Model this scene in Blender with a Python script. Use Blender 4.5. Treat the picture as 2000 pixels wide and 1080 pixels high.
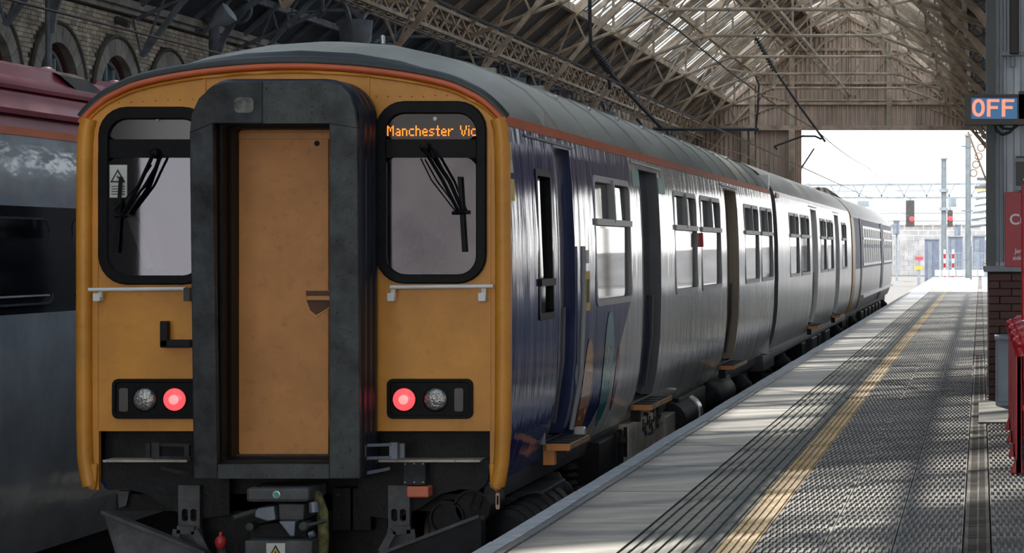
import bpy, bmesh, math, random
from mathutils import Vector, Matrix
from mathutils.geometry import tessellate_polygon
rnd = random.Random(7)
for o in list(bpy.data.objects): bpy.data.objects.remove(o)
SC = bpy.context.scene
COL = SC.collection
V = Vector
# ------------------------------------------------------------------ camera, world, sun, exposure
F, VX, VY, CZ = 4605.0, 1915.0, 486.0, 1.53          # focal length in px, vanishing point in px, eye height over platform
cam = bpy.data.cameras.new('camera'); camo = bpy.data.objects.new('camera', cam); COL.objects.link(camo)
camo.location = (0, 0, CZ); camo.rotation_euler = (math.pi/2, 0, 0)
cam.sensor_width = 36; cam.lens = 36*F/2000
cam.shift_x = (1000-VX)/2000; cam.shift_y = (VY-540)/2000
cam.clip_start = .1; cam.clip_end = 3000
SC.camera = camo
w = bpy.data.worlds.new('sky'); SC.world = w; w.use_nodes = True
nt = w.node_tree; bg = nt.nodes['Background']
tc = nt.nodes.new('ShaderNodeTexCoord'); sep = nt.nodes.new('ShaderNodeSeparateXYZ')
rmp = nt.nodes.new('ShaderNodeValToRGB')
nt.links.new(tc.outputs['Generated'], sep.inputs[0]); nt.links.new(sep.outputs['Z'], rmp.inputs[0])
rmp.color_ramp.elements[0].position = 0.0; rmp.color_ramp.elements[0].color = (1.0, .985, .96, 1)
rmp.color_ramp.elements[1].position = .75; rmp.color_ramp.elements[1].color = (.64, .75, .88, 1)
e = rmp.color_ramp.elements.new(.22); e.color = (.93, .96, 1.0, 1)
nt.links.new(rmp.outputs[0], bg.inputs[0]); bg.inputs[1].default_value = 2.6
sun = bpy.data.lights.new('sun', 'SUN'); sun.energy = 3.4; sun.angle = math.radians(.7); sun.color = (1, .86, .70)
suno = bpy.data.objects.new('sun', sun); COL.objects.link(suno)
SUN = V((-.15, .76, .60)).normalized()
suno.location = (0, 60, 40); suno.rotation_euler = SUN.to_track_quat('Z', 'Y').to_euler()
SC.view_settings.view_transform = 'Standard'; SC.view_settings.look = 'None'
SC.view_settings.gamma = 1; SC.view_settings.use_curve_mapping = False
SC.view_settings.exposure = 0.55
SC.cycles.max_bounces = 8; SC.cycles.transparent_max_bounces = 24
# ------------------------------------------------------------------ helpers
def P(x, y, Y): return V(((x-VX)*Y/F, Y, CZ-(y-VY)*Y/F))
OFF = {}
def off(p): return OFF.get(p, V((0, 0, 0)))
class MB:
    def __init__(s): s.v = []; s.f = []
    def add(s, vs, fs):
        b = len(s.v); s.v += [tuple(p) for p in vs]; s.f += [tuple(i+b for i in f) for f in fs]; return s
    def quad(s, a, b, c, d): return s.add([a, b, c, d], [(0, 1, 2, 3)])
    def hexa(s, p):   # 8 corners: bottom 4, top 4
        return s.add(p, [(0, 3, 2, 1), (4, 5, 6, 7), (0, 1, 5, 4), (1, 2, 6, 5), (2, 3, 7, 6), (3, 0, 4, 7)])
    def box(s, x0, x1, y0, y1, z0, z1):
        return s.hexa([(x0, y0, z0), (x1, y0, z0), (x1, y1, z0), (x0, y1, z0), (x0, y0, z1), (x1, y0, z1), (x1, y1, z1), (x0, y1, z1)])
    def beam(s, p0, p1, w, h, up=(0, 0, 1)):
        p0, p1, up = V(p0), V(p1), V(up); d = (p1-p0).normalized()
        if abs(d.dot(up)) > .98: up = V((1, 0, 0)) if abs(d.x) < .9 else V((0, 1, 0))
        a = d.cross(up).normalized()*w/2; b = a.cross(d).normalized()*h/2
        return s.hexa([p0-a-b, p0+a-b, p1+a-b, p1-a-b, p0-a+b, p0+a+b, p1+a+b, p1-a+b])
    def cyl(s, p0, p1, r0, r1=None, n=12, caps=True):
        p0, p1 = V(p0), V(p1); r1 = r0 if r1 is None else r1
        d = (p1-p0).normalized(); u = d.orthogonal().normalized(); w_ = d.cross(u)
        vs = []
        for p, r in ((p0, r0), (p1, r1)):
            for i in range(n):
                a = 2*math.pi*i/n; vs.append(p+(u*math.cos(a)+w_*math.sin(a))*r)
        fs = [(i, (i+1) % n, n+(i+1) % n, n+i) for i in range(n)]
        if caps: fs += [tuple(range(n-1, -1, -1)), tuple(range(n, 2*n))]
        return s.add(vs, fs)
    def lathe(s, p0, axis, prof, n=20):   # prof: (distance along axis, radius)
        p0, d = V(p0), V(axis).normalized(); u = d.orthogonal().normalized(); w_ = d.cross(u); vs = []
        for t, r in prof:
            for i in range(n):
                a = 2*math.pi*i/n; vs.append(p0+d*t+(u*math.cos(a)+w_*math.sin(a))*r)
        fs = [(k*n+i, k*n+(i+1) % n, (k+1)*n+(i+1) % n, (k+1)*n+i) for k in range(len(prof)-1) for i in range(n)]
        fs += [tuple(range(n-1, -1, -1)), tuple(range((len(prof)-1)*n, len(prof)*n))]
        return s.add(vs, fs)
    def tube(s, pts, r, n=8):
        pts = [V(p) for p in pts]; m = len(pts); vs = []; u = None
        for k, p in enumerate(pts):
            d = (pts[min(k+1, m-1)]-pts[max(k-1, 0)]).normalized()
            u = d.orthogonal().normalized() if u is None else (u-d*u.dot(d)).normalized()
            w_ = d.cross(u)
            for i in range(n):
                a = 2*math.pi*i/n; vs.append(p+(u*math.cos(a)+w_*math.sin(a))*r)
        fs = [(k*n+i, k*n+(i+1) % n, (k+1)*n+(i+1) % n, (k+1)*n+i) for k in range(m-1) for i in range(n)]
        fs += [tuple(range(n-1, -1, -1)), tuple(range((m-1)*n, m*n))]
        return s.add(vs, fs)
    def ring(s, c, axis, R_, r, n=16, m=6, a0=0, a1=2*math.pi):
        c, d = V(c), V(axis).normalized(); u = d.orthogonal().normalized(); w_ = d.cross(u)
        vs = []
        for i in range(n):
            a = 2*math.pi*i/n; e_ = u*math.cos(a)+w_*math.sin(a)
            for j in range(m):
                b = 2*math.pi*j/m; vs.append(c+e_*(R_+r*math.cos(b))+d*r*math.sin(b))
        fs = [(i*m+j, ((i+1) % n)*m+j, ((i+1) % n)*m+(j+1) % m, i*m+(j+1) % m) for i in range(n) for j in range(m)]
        return s.add(vs, fs)
    def sphere(s, c, rx, ry=None, rz=None, n=14, m=8):
        ry = ry or rx; rz = rz or rx; c = V(c); vs = []
        for j in range(m+1):
            t = math.pi*j/m
            for i in range(n):
                a = 2*math.pi*i/n; vs.append(c+V((rx*math.sin(t)*math.cos(a), ry*math.sin(t)*math.sin(a), rz*math.cos(t))))
        return s.add(vs, [(j*n+i, (j+1)*n+i, (j+1)*n+(i+1) % n, j*n+(i+1) % n) for j in range(m) for i in range(n)])
    def loops(s, ls, close=True):         # skin a list of equal loops of points
        n = len(ls[0]); vs = [p for l in ls for p in l]
        rng = range(n) if close else range(n-1)
        return s.add(vs, [(k*n+i, k*n+(i+1) % n, (k+1)*n+(i+1) % n, (k+1)*n+i) for k in range(len(ls)-1) for i in rng])
    def plate(s, a, b, holes=None):       # outline a (front) and b (back): same count; solid plate with optional holes [(ha,hb)]
        a = [V(p) for p in a]; b = [V(p) for p in b]; holes = holes or []
        la = [a]+[[V(p) for p in h[0]] for h in holes]; lb = [b]+[[V(p) for p in h[1]] for h in holes]
        tr = tessellate_polygon(la)
        fa = [p for l in la for p in l]; fb = [p for l in lb for p in l]; n = len(fa)
        fs = [tuple(t) for t in tr]+[tuple(i+n for i in reversed(t)) for t in tr]
        k = 0
        for l in la:
            m = len(l); fs += [(k+i, k+(i+1) % m, n+k+(i+1) % m, n+k+i) for i in range(m)]; k += m
        return s.add(fa+fb, fs)
    def frame(s, ao, ai, bo, bi):         # ring between outer & inner loops, front a and back b
        n = len(ao); vs = list(ao)+list(ai)+list(bi)+list(bo); fs = []
        for k in range(4):
            for i in range(n):
                j = (i+1) % n; k2 = (k+1) % 4
                fs.append((k*n+i, k*n+j, k2*n+j, k2*n+i))
        return s.add(vs, fs)
    def mesh(s, name, m, smooth=None, fix=True):
        me = bpy.data.meshes.new(name); me.from_pydata(s.v, [], s.f)
        if fix:
            bm = bmesh.new(); bm.from_mesh(me); bmesh.ops.recalc_face_normals(bm, faces=bm.faces); bm.to_mesh(me); bm.free()
        if smooth:
            me.polygons.foreach_set('use_smooth', [True]*len(me.polygons)); me.set_sharp_from_angle(angle=math.radians(smooth))
        if m: me.materials.append(m)
        me.update(); return me
    def build(s, name, m, parent=None, smooth=None, bevel=0, fix=True, label=None, kind=None):
        o = link(name, s.mesh(name, m, smooth, fix), parent)
        if bevel:
            b = o.modifiers.new('bevel', 'BEVEL'); b.width = bevel; b.segments = 2; b.limit_method = 'ANGLE'
        if label: o['label'] = label
        if kind: o['kind'] = kind
        return o
def link(name, me, parent=None, loc=(0, 0, 0)):
    o = bpy.data.objects.new(name, me); COL.objects.link(o)
    o.location = V(loc)-off(parent)
    OFF[o] = V(loc)
    if parent: o.parent = parent
    return o
def thing(name, label, cat, loc, group=None):
    o = bpy.data.objects.new(name, None); COL.objects.link(o); o.location = loc; OFF[o] = V(loc)
    o['label'] = label; o['category'] = cat
    if group: o['group'] = group
    return o
def tag(o, label, cat, group=None):
    o['label'] = label; o['category'] = cat
    if group: o['group'] = group
    return o
def struct(name, loc=(0, 0, 0), label=None):
    o = bpy.data.objects.new(name, None); COL.objects.link(o); o.location = loc; OFF[o] = V(loc); o['kind'] = 'structure'
    if label: o['label'] = label
    return o
def S(o, label=None):
    o['kind'] = 'structure'
    if label: o['label'] = label
    return o
def rr(x0, x1, z0, z1, r, n=5):           # rounded rectangle as 2D points
    out = []
    for cx, cz, a in ((x1-r, z1-r, 0), (x0+r, z1-r, 90), (x0+r, z0+r, 180), (x1-r, z0+r, 270)):
        for i in range(n+1):
            t = math.radians(a+90*i/n); out.append((cx+r*math.cos(t), cz+r*math.sin(t)))
    return out
def XZ(pts, Y): return [V((a, Y, b)) for a, b in pts]
def PX(pts, Y): return [P(a, b, Y) for a, b in pts]
# ------------------------------------------------------------------ materials
def mk(name, col, rough=.5, metal=0, var=.12, scale=2.0, bump=0, bscale=30, stretch=None, col2=None, dirt=0, coat=0, emit=None, estr=0, rand=0, spec=.5):
    m = bpy.data.materials.new(name); m.use_nodes = True; t = m.node_tree; N = t.nodes; L = t.links; b = N['Principled BSDF']
    b.inputs['Roughness'].default_value = rough; b.inputs['Metallic'].default_value = metal
    b.inputs['Specular IOR Level'].default_value = spec
    if coat: b.inputs['Coat Weight'].default_value = coat; b.inputs['Coat Roughness'].default_value = .06
    c = tuple(col)+(1,)
    tcn = N.new('ShaderNodeTexCoord'); mp = N.new('ShaderNodeMapping'); L.new(tcn.outputs['Object'], mp.inputs[0])
    if stretch: mp.inputs['Scale'].default_value = stretch
    src = None
    if var or col2:
        n1 = N.new('ShaderNodeTexNoise'); n1.inputs['Scale'].default_value = scale; n1.inputs['Detail'].default_value = 6; n1.inputs['Roughness'].default_value = .62
        L.new(mp.outputs[0], n1.inputs[0])
        cr = N.new('ShaderNodeValToRGB'); L.new(n1.outputs[0], cr.inputs[0])
        d = tuple(x*(1-var*1.6) for x in col) if col2 is None else col2
        u = tuple(min(1, x*(1+var)) for x in col)
        cr.color_ramp.elements[0].position = .32; cr.color_ramp.elements[0].color = tuple(d)+(1,)
        cr.color_ramp.elements[1].position = .68; cr.color_ramp.elements[1].color = u+(1,)
        src = cr.outputs[0]
        if dirt:
            n2 = N.new('ShaderNodeTexNoise'); n2.inputs['Scale'].default_value = scale*9; n2.inputs['Detail'].default_value = 4
            L.new(mp.outputs[0], n2.inputs[0])
            c2 = N.new('ShaderNodeValToRGB'); c2.color_ramp.elements[0].position = .30; c2.color_ramp.elements[0].color = (1-dirt,)*3+(1,)
            c2.color_ramp.elements[1].position = .42; c2.color_ramp.elements[1].color = (1, 1, 1, 1); L.new(n2.outputs[0], c2.inputs[0])
            mx = N.new('ShaderNodeMix'); mx.data_type = 'RGBA'; mx.blend_type = 'MULTIPLY'; mx.inputs[0].default_value = 1
            L.new(src, mx.inputs[6]); L.new(c2.outputs[0], mx.inputs[7]); src = mx.outputs[2]
    if rand:
        oi = N.new('ShaderNodeObjectInfo'); ge = N.new('ShaderNodeNewGeometry'); ad = N.new('ShaderNodeMath'); ad.operation = 'ADD'
        L.new(oi.outputs['Random'], ad.inputs[0]); L.new(ge.outputs['Random Per Island'], ad.inputs[1])
        fr = N.new('ShaderNodeMath'); fr.operation = 'FRACT'; L.new(ad.outputs[0], fr.inputs[0])
        mr = N.new('ShaderNodeMapRange'); mr.inputs[3].default_value = 1-rand; mr.inputs[4].default_value = 1+rand*.6; L.new(fr.outputs[0], mr.inputs[0])
        mx = N.new('ShaderNodeMix'); mx.data_type = 'RGBA'; mx.blend_type = 'MULTIPLY'; mx.inputs[0].default_value = 1
        if src: L.new(src, mx.inputs[6])
        else: mx.inputs[6].default_value = c
        L.new(mr.outputs[0], mx.inputs[7]); src = mx.outputs[2]
    if src: L.new(src, b.inputs['Base Color'])
    else: b.inputs['Base Color'].default_value = c
    if bump:
        n3 = N.new('ShaderNodeTexNoise'); n3.inputs['Scale'].default_value = bscale; n3.inputs['Detail'].default_value = 3
        L.new(mp.outputs[0], n3.inputs[0]); bp = N.new('ShaderNodeBump'); bp.inputs['Strength'].default_value = bump; bp.inputs['Distance'].default_value = .02
        L.new(n3.outputs[0], bp.inputs['Height']); L.new(bp.outputs[0], b.inputs['Normal'])
        if coat: L.new(bp.outputs[0], b.inputs['Coat Normal'])
    if emit:
        b.inputs['Emission Color'].default_value = tuple(emit)+(1,); b.inputs['Emission Strength'].default_value = estr
    return m
def glassmat(name, tint=(.6, .65, .65), refl_rough=.02, fac=.12, trans=.8, ior=1.5, rc=(1, 1, 1)):
    m = bpy.data.materials.new(name); m.use_nodes = True; t = m.node_tree; N = t.nodes; L = t.links
    N.remove(N['Principled BSDF']); out = N['Material Output']
    tr = N.new('ShaderNodeBsdfTransparent'); tr.inputs[0].default_value = tuple(tint)+(1,)
    gl = N.new('ShaderNodeBsdfGlossy'); gl.inputs['Roughness'].default_value = refl_rough; gl.inputs['Color'].default_value = tuple(rc)+(1,)
    if name == 'dirty_roof_glass':
        g_ = N.new('ShaderNodeNewGeometry'); mp_ = N.new('ShaderNodeMapping'); mp_.inputs['Scale'].default_value = (.5, 1.1, .5); n_ = N.new('ShaderNodeTexNoise'); n_.inputs['Scale'].default_value = 1.0; n_.inputs['Detail'].default_value = 4
        L.new(g_.outputs['Position'], mp_.inputs[0]); L.new(mp_.outputs[0], n_.inputs[0])
        c_ = N.new('ShaderNodeValToRGB'); c_.color_ramp.elements[0].position = .36; c_.color_ramp.elements[0].color = (.42, .44, .45, 1); c_.color_ramp.elements[1].position = .56; c_.color_ramp.elements[1].color = (.9, .93, .95, 1)  # patchy tint of the dirty panes, varied to break up sun on the platform
        L.new(n_.outputs[0], c_.inputs[0]); L.new(c_.outputs[0], tr.inputs[0])
    fr = N.new('ShaderNodeFresnel'); fr.inputs[0].default_value = ior
    mx = N.new('ShaderNodeMixShader'); gb = N.new('ShaderNodeNewGeometry'); sb = N.new('ShaderNodeMath'); sb.operation = 'SUBTRACT'; sb.use_clamp = True; L.new(fr.outputs[0], sb.inputs[0]); L.new(gb.outputs['Backfacing'], sb.inputs[1])
    L.new(sb.outputs[0], mx.inputs[0]); L.new(tr.outputs[0], mx.inputs[1]); L.new(gl.outputs[0], mx.inputs[2])
    L.new(mx.outputs[0], out.inputs[0]); return m
def wavy(m, amp, sy, sz, dist=.02):       # large soft waves of pressed sheet metal
    t = m.node_tree; N = t.nodes; L = t.links; b = N['Principled BSDF']
    tcn = N.new('ShaderNodeTexCoord'); mp = N.new('ShaderNodeMapping'); L.new(tcn.outputs['Object'], mp.inputs[0]); mp.inputs['Scale'].default_value = (1, sy, sz)
    n = N.new('ShaderNodeTexNoise'); n.inputs['Scale'].default_value = 1; n.inputs['Detail'].default_value = 3.5; L.new(mp.outputs[0], n.inputs[0])
    bp = N.new('ShaderNodeBump'); bp.inputs['Strength'].default_value = amp; bp.inputs['Distance'].default_value = dist
    L.new(n.outputs[0], bp.inputs['Height']); L.new(bp.outputs[0], b.inputs['Normal'])
    if b.inputs['Coat Weight'].default_value > 0: L.new(bp.outputs[0], b.inputs['Coat Normal'])
    return m
M = {}
M['yellow'] = mk('yellow_paint', (.66, .27, .028), .42, var=.14, scale=2, dirt=.1)
M['tan'] = mk('tan_door_paint', (.60, .25, .065), .5, var=.14, scale=2, dirt=.14)
M['orange'] = mk('orange_stripe', (.60, .12, .035), .4, var=.08)
M['blackrub'] = mk('black_rubber', (.005, .0055, .0065), .42, var=.3, scale=8, spec=.12)
M['gangway'] = mk('worn_black_metal', (.040, .044, .046), .5, var=.55, scale=4, spec=.25, col2=(.008, .009, .010), bump=.15, bscale=25)
M['gangmetal'] = mk('grey_worn_plate', (.055, .06, .058), .5, var=.4, scale=6, dirt=.4, col2=(.024, .027, .027), spec=.3)
M['navyrub'] = mk('navy_bellows', (.012, .016, .028), .4, var=.2, spec=.3)
M['under'] = mk('underframe_black', (.009, .009, .010), .6, var=.4, scale=7, bump=.2, spec=.3)
M['undergrey'] = mk('underframe_grey', (.075, .075, .078), .55, var=.35, scale=6, dirt=.3)
M['cream'] = mk('cream_box', (.55, .47, .38), .55, var=.25, scale=5, dirt=.35)
M['roofgrey'] = mk('train_roof_grey', (.33, .33, .285), .42, var=.25, scale=1.2, bump=.06, bscale=6, stretch=(1, .25, 1))
M['roofdark'] = mk('train_roof_dark', (.035, .04, .04), .45, var=.2)
M['chrome'] = mk('white_handrail', (.75, .75, .73), .35, var=.08)
M['alu'] = mk('window_aluminium', (.58, .58, .57), .3, metal=.6, var=.1)
M['walu'] = mk('window_trim', (.33, .33, .33), .4, var=.1)
M['red_on'] = mk('red_lamp_lit', (.8, .03, .04), .25, emit=(1, .06, .07), estr=1.25)
M['red_core'] = mk('red_lamp_core', (.9, .1, .1), .25, emit=(1, .16, .16), estr=1.6)
M['lens'] = mk('clear_lens', (.45, .45, .42), .12, metal=.75, var=.3, scale=40, bump=.5, bscale=60)
M['amberlens'] = mk('smoked_lens', (.06, .05, .045), .2, var=.2)
M['led'] = mk('led_amber', (1, .3, .03), .5, var=0, emit=(1, .22, .015), estr=1.3)
M['sticker'] = mk('white_sticker', (.62, .62, .55), .5, var=.1)
M['stickyel'] = mk('yellow_sticker', (.72, .5, .06), .5, var=.1)
M['black'] = mk('black_print', (.01, .01, .01), .5, var=0)
M['white'] = mk('white_print', (.8, .8, .8), .5, var=0)
M['glass'] = glassmat('cab_glass', (.6, .63, .65), ior=1.75, rc=(.9, .88, 1))
M['wglass'] = glassmat('window_glass', (.38, .38, .38), .03)
M['skyglass'] = glassmat('dirty_roof_glass', (.72, .76, .78), .2, ior=1.12)
M['dimglass'] = glassmat('dim_roof_glass', (.3, .31, .32), .3, ior=1.12)  # darker glass for random panes, added to streak the sunlight below
M['interior'] = mk('interior_panel', (.35, .34, .32), .6, var=.1)
M['intdark'] = mk('interior_dark', (.05, .055, .07), .6, var=.2)
M['seatcl'] = mk('seat_moquette', (.16, .13, .16), .8, var=.3, scale=20)
M['curtain'] = mk('beige_screen', (.45, .36, .27), .7, var=.15)
M['wood'] = mk('wooden_step', (.34, .20, .09), .6, var=.3, scale=6, stretch=(8, 1, 8))
M['orangepaint'] = mk('orange_step_end', (.75, .28, .08), .5, var=.15)
M['redpipe'] = mk('red_cap', (.5, .03, .03), .4, var=.15)
M['orangecap'] = mk('orange_socket', (.65, .17, .09), .5, var=.2)
M['green'] = mk('green_badge', (.02, .30, .22), .4, var=.1)
M['moss'] = mk('mossy_hose', (.16, .15, .05), .7, var=.5, scale=14, bump=.4)
M['bluegrey'] = mk('blue_grey_casting', (.16, .18, .22), .4, var=.25, metal=.3)
M['teal'] = mk('teal_graphic', (.05, .30, .33), .18, var=.04, coat=.6)
M['gorange'] = mk('orange_graphic', (.62, .27, .09), .18, var=.04, coat=.6)
M['pink'] = mk('pink_graphic', (.35, .12, .18), .18, var=.04, coat=.6)
def livery():
    m = mk('side_paint', (.4, .4, .4), .11, var=0, spec=.4); t = m.node_tree; N = t.nodes; L = t.links; b = N['Principled BSDF']
    g = N.new('ShaderNodeNewGeometry'); s = N.new('ShaderNodeSeparateXYZ'); L.new(g.outputs['Position'], s.inputs[0])
    # boundary runs from Y=18.6 at the sill to Y=20.6 at the cantrail
    mr = N.new('ShaderNodeMapRange'); mr.inputs[1].default_value = 0; mr.inputs[2].default_value = 1.2; mr.inputs[3].default_value = 18.5; mr.inputs[4].default_value = 20.4
    L.new(s.outputs['Z'], mr.inputs[0])
    sb = N.new('ShaderNodeMath'); sb.operation = 'SUBTRACT'; L.new(s.outputs['Y'], sb.inputs[0]); L.new(mr.outputs[0], sb.inputs[1])
    st = N.new('ShaderNodeMath'); st.operation = 'GREATER_THAN'; L.new(sb.outputs[0], st.inputs[0]); st.inputs[1].default_value = 0
    c2 = N.new('ShaderNodeMix'); c2.data_type = 'RGBA'; L.new(st.outputs[0], c2.inputs[0])
    c2.inputs[6].default_value = (.022, .04, .17, 1); c2.inputs[7].default_value = (.62, .62, .61, 1)
    n = N.new('ShaderNodeTexNoise'); n.inputs['Scale'].default_value = 1; n.inputs['Detail'].default_value = 5
    mp = N.new('ShaderNodeMapping'); mp.inputs['Scale'].default_value = (1, 5, .7); L.new(g.outputs['Position'], mp.inputs[0]); L.new(mp.outputs[0], n.inputs[0])
    mr2 = N.new('ShaderNodeMapRange'); mr2.inputs[1].default_value = .3; mr2.inputs[2].default_value = .7; mr2.inputs[3].default_value = .75; mr2.inputs[4].default_value = 1.1; L.new(n.outputs[0], mr2.inputs[0])
    mx = N.new('ShaderNodeMix'); mx.data_type = 'RGBA'; mx.blend_type = 'MULTIPLY'; mx.inputs[0].default_value = 1
    L.new(c2.outputs[2], mx.inputs[6]); L.new(mr2.outputs[0], mx.inputs[7]); L.new(mx.outputs[2], b.inputs['Base Color'])
    return m
M['livery'] = wavy(livery(), .34, 4.5, .9)
M['silver'] = wavy(mk('silver_side_paint', (.62, .62, .61), .2, var=.15, scale=1, stretch=(1, 5, .7), spec=.4), .38, 7.0, 1.6)
M['skirt'] = mk('grey_skirt', (.10, .105, .115), .4, var=.2)
M['navy'] = mk('navy_door_paint', (.02, .03, .09), .2, var=.15, coat=.4)
M['maroon'] = mk('maroon_roof', (.22, .012, .035), .3, var=.2, scale=.8, spec=.25)
M['silver2'] = wavy(mk('silver_coach_side', (.42, .44, .45), .13, var=.12, coat=.3), .45, 1.6, 3.5)
M['darkband'] = mk('dark_window_band', (.012, .013, .016), .10, var=.1, spec=.4)
M['blue3'] = mk('blue_far_coach', (.06, .10, .26), .5, var=.15, spec=.15)
M['farglass'] = mk('far_blue_glass', (.04, .06, .11), .35, var=.2, spec=.12)
M['white3'] = mk('white_far_coach', (.55, .52, .53), .3, var=.12)
M['coping'] = mk('coping_slab', (.17, .175, .175), .40, var=.28, scale=3.5, stretch=(.6, 2.5, 1), bump=.10, bscale=40, rand=.13)
M['nosing'] = mk('white_edge', (.45, .47, .49), .55, var=.22, scale=6, bump=.1)
M['tactile'] = mk('tactile_grey', (.10, .11, .10), .55, var=.2, scale=6, rand=.12)
M['yline'] = mk('yellow_line', (.52, .33, .11), .55, var=.25, scale=9, rand=.12)
M['paver'] = mk('ribbed_paver', (.155, .152, .15), .5, var=.22, scale=5, rand=.14)
M['farpave'] = mk('far_paving', (.17, .165, .16), .5, var=.3, scale=2.2, stretch=(.4, 1.6, 1), bump=.25, bscale=9)
M['joint'] = mk('joint_dirt', (.035, .034, .033), .8, var=.2)
M['drain'] = mk('drain_iron', (.05, .042, .035), .6, var=.3)
M['ballast'] = mk('ballast', (.13, .12, .11), .85, var=.5, scale=16, bump=.8, bscale=18)
M['rail'] = mk('steel_rail', (.30, .26, .22), .35, metal=.7, var=.2)
M['sleeper'] = mk('sleeper', (.16, .15, .14), .8, var=.2)
M['beam'] = mk('beige_ironwork', (.44, .335, .235), .55, var=.3, scale=2.5)
M['beamdark'] = mk('grey_ironwork', (.16, .175, .20), .5, var=.3, scale=2.5)
M['deck'] = mk('roof_boarding', (.085, .072, .06), .7, var=.3, scale=1.5, stretch=(1, 6, 1))
M['deckblue'] = mk('roof_boarding_slate', (.055, .062, .075), .7, var=.3, scale=1.5, stretch=(1, 6, 1))
M['clad'] = mk('corrugated_sheet', (.50, .37, .29), .5, var=.2, scale=.7, stretch=(3, 1, .6), rand=.1)
M['brick'] = mk('buff_brick', (.52, .43, .33), .8, var=.25, scale=3, rand=.35, bump=.2)
M['mortar'] = mk('sooty_mortar', (.10, .085, .068), .9, var=.2)
M['stone'] = mk('arch_stone', (.30, .27, .235), .75, var=.25, scale=2, rand=.12)
M['reveal'] = mk('maroon_reveal', (.10, .025, .03), .6, var=.2)
M['winframe'] = mk('window_bar_grey', (.36, .39, .42), .5, var=.1)
M['winglass'] = mk('dark_teal_glass', (.05, .085, .10), .15, var=.2)
M['kiosk'] = mk('grey_corrugated', (.5, .54, .59), .45, var=.15, scale=1.5, stretch=(4, 1, .5))
M['kbrick'] = mk('dark_red_brick', (.085, .028, .022), .6, var=.25, rand=.25)
M['kledge'] = mk('grey_ledge', (.25, .28, .31), .5, var=.15)
M['signred'] = mk('sign_red', (.42, .018, .035), .4, var=.05)
M['redsteel'] = mk('red_steel', (.46, .012, .02), .28, var=.12, coat=.3)
M['cabinet'] = mk('grey_cabinet', (.26, .30, .34), .5, var=.2, bump=.1)
M['offbox'] = mk('sign_case', (.07, .062, .055), .5, var=.2)
M['offblue'] = mk('sign_blue', (.03, .085, .17), .4, var=.05, emit=(.02, .09, .2), estr=.75)
M['offpink'] = mk('sign_lit', (1, .45, .33), .5, var=0, emit=(1, .36, .24), estr=.45)
M['mast'] = mk('mast_steel', (.30, .33, .34), .5, var=.15)
M['wire'] = mk('wire_black', (.02, .02, .02), .5, var=0)
M['palewall'] = mk('pale_stone_wall', (.46, .43, .41), .8, var=.15, scale=.8, rand=.1)
M['bluebox'] = mk('blue_grey_box', (.19, .21, .27), .5, var=.15)
M['concrete'] = mk('concrete', (.35, .35, .34), .8, var=.15)
M['amber'] = mk('amber_lamp', (1, .5, .1), .5, var=0, emit=(1, .5, .12), estr=1.5)
# ------------------------------------------------------------------ ground, tracks
g = MB().box(-60, 60, -30, 520, -1.45, -1.18).build('ground', M['ballast']); S(g)
def track(cx, y0, y1, bend=0, label=None, n=1):
    t = thing('railway_track', label, 'track', (cx, y0, -1.15))
    for sx in (-.7175, .7175):
        m = MB(); pts = [(cx+sx+bend*((k/24)**2), y0+(y1-y0)*k/24) for k in range(25)]
        for a, b in zip(pts, pts[1:]):
            m.beam((a[0], a[1], -.99), (b[0], b[1], -.99), .07, .15)
        m.build('rail', M['rail'], t)
    me = MB().box(-1.25, 1.25, -.12, .12, -.14, 0).mesh('sleeper', M['sleeper'])
    k = 0; y = y0
    while y < y1 and k < 200:
        u = (y-y0)/(y1-y0); link('sleeper', me, t, (cx+bend*u*u, y, -1.06)); y += .65 if y > 70 or y < 20 else 3.25; k += 1
    return t
CXT = -4.374
track(CXT, 4, 230, -7.0, 'railway track under the yellow-ended train, curving left beyond it')
track(-8.32, 4, 100, 0, 'railway track under the maroon-roofed train')
track(-13, 125, 260, -7, 'far railway track beside the pale stone wall')
# ------------------------------------------------------------------ platform
PZ = 0.0; EDGE = -2.56
fl = struct('floor', (0, 60, 0), 'station platform with grooved coping, tactile strip, yellow line and ribbed pavers')
MB().box(EDGE+.03, 16, -27, 128, -1.18, -.035).build('platform_base', M['joint'], fl)
def ribbed(w_, l, ribs, h, duty=.58, base=-.012):
    m = MB(); pit = w_/ribs; pts = [(0, -.05), (0, base)]
    for i in range(ribs):
        x = i*pit+pit*(1-duty)/2
        pts += [(x, base), (x+.003, base+h), (x+pit*duty-.003, base+h), (x+pit*duty, base)]
    pts += [(w_, base), (w_, -.05)]
    n = len(pts)
    m.add([(x, 0, z) for x, z in pts]+[(x, l, z) for x, z in pts], [(i, (i+1) % n, n+(i+1) % n, n+i) for i in range(n)]+[tuple(range(n-1, -1, -1)), tuple(range(n, 2*n))])
    return m
# coping slabs: nosing stone + slab with two grooves
nos = MB().box(EDGE, EDGE+.105, 0, .85, -.16, 0).mesh('nosing_stone', M['nosing'])
pr = [(EDGE+.11, -.05), (EDGE+.11, 0), (EDGE+.155, 0), (EDGE+.16, -.014), (EDGE+.172, -.014), (EDGE+.177, 0), (-1.835, 0), (-1.835, -.05)]
n = len(pr)
cop = MB().add([(x, 0, z) for x, z in pr]+[(x, .848, z) for x, z in pr], [(i, (i+1) % n, n+(i+1) % n, n+i) for i in range(n)]+[tuple(range(n-1, -1, -1)), tuple(range(n, 2*n))]).mesh('coping_slab', M['coping'])
y = 9.75
while y < 56:
    dz = rnd.uniform(-.003, .002)
    link('coping_slab', cop, fl, (0, y, dz)); link('nosing_stone', nos, fl, (rnd.uniform(-.004, .004), y, dz)); y += .86
CEND = y
MB().box(EDGE, EDGE+.105, CEND, 128, -.16, 0).build('nosing_strip', M['nosing'], fl)
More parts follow.
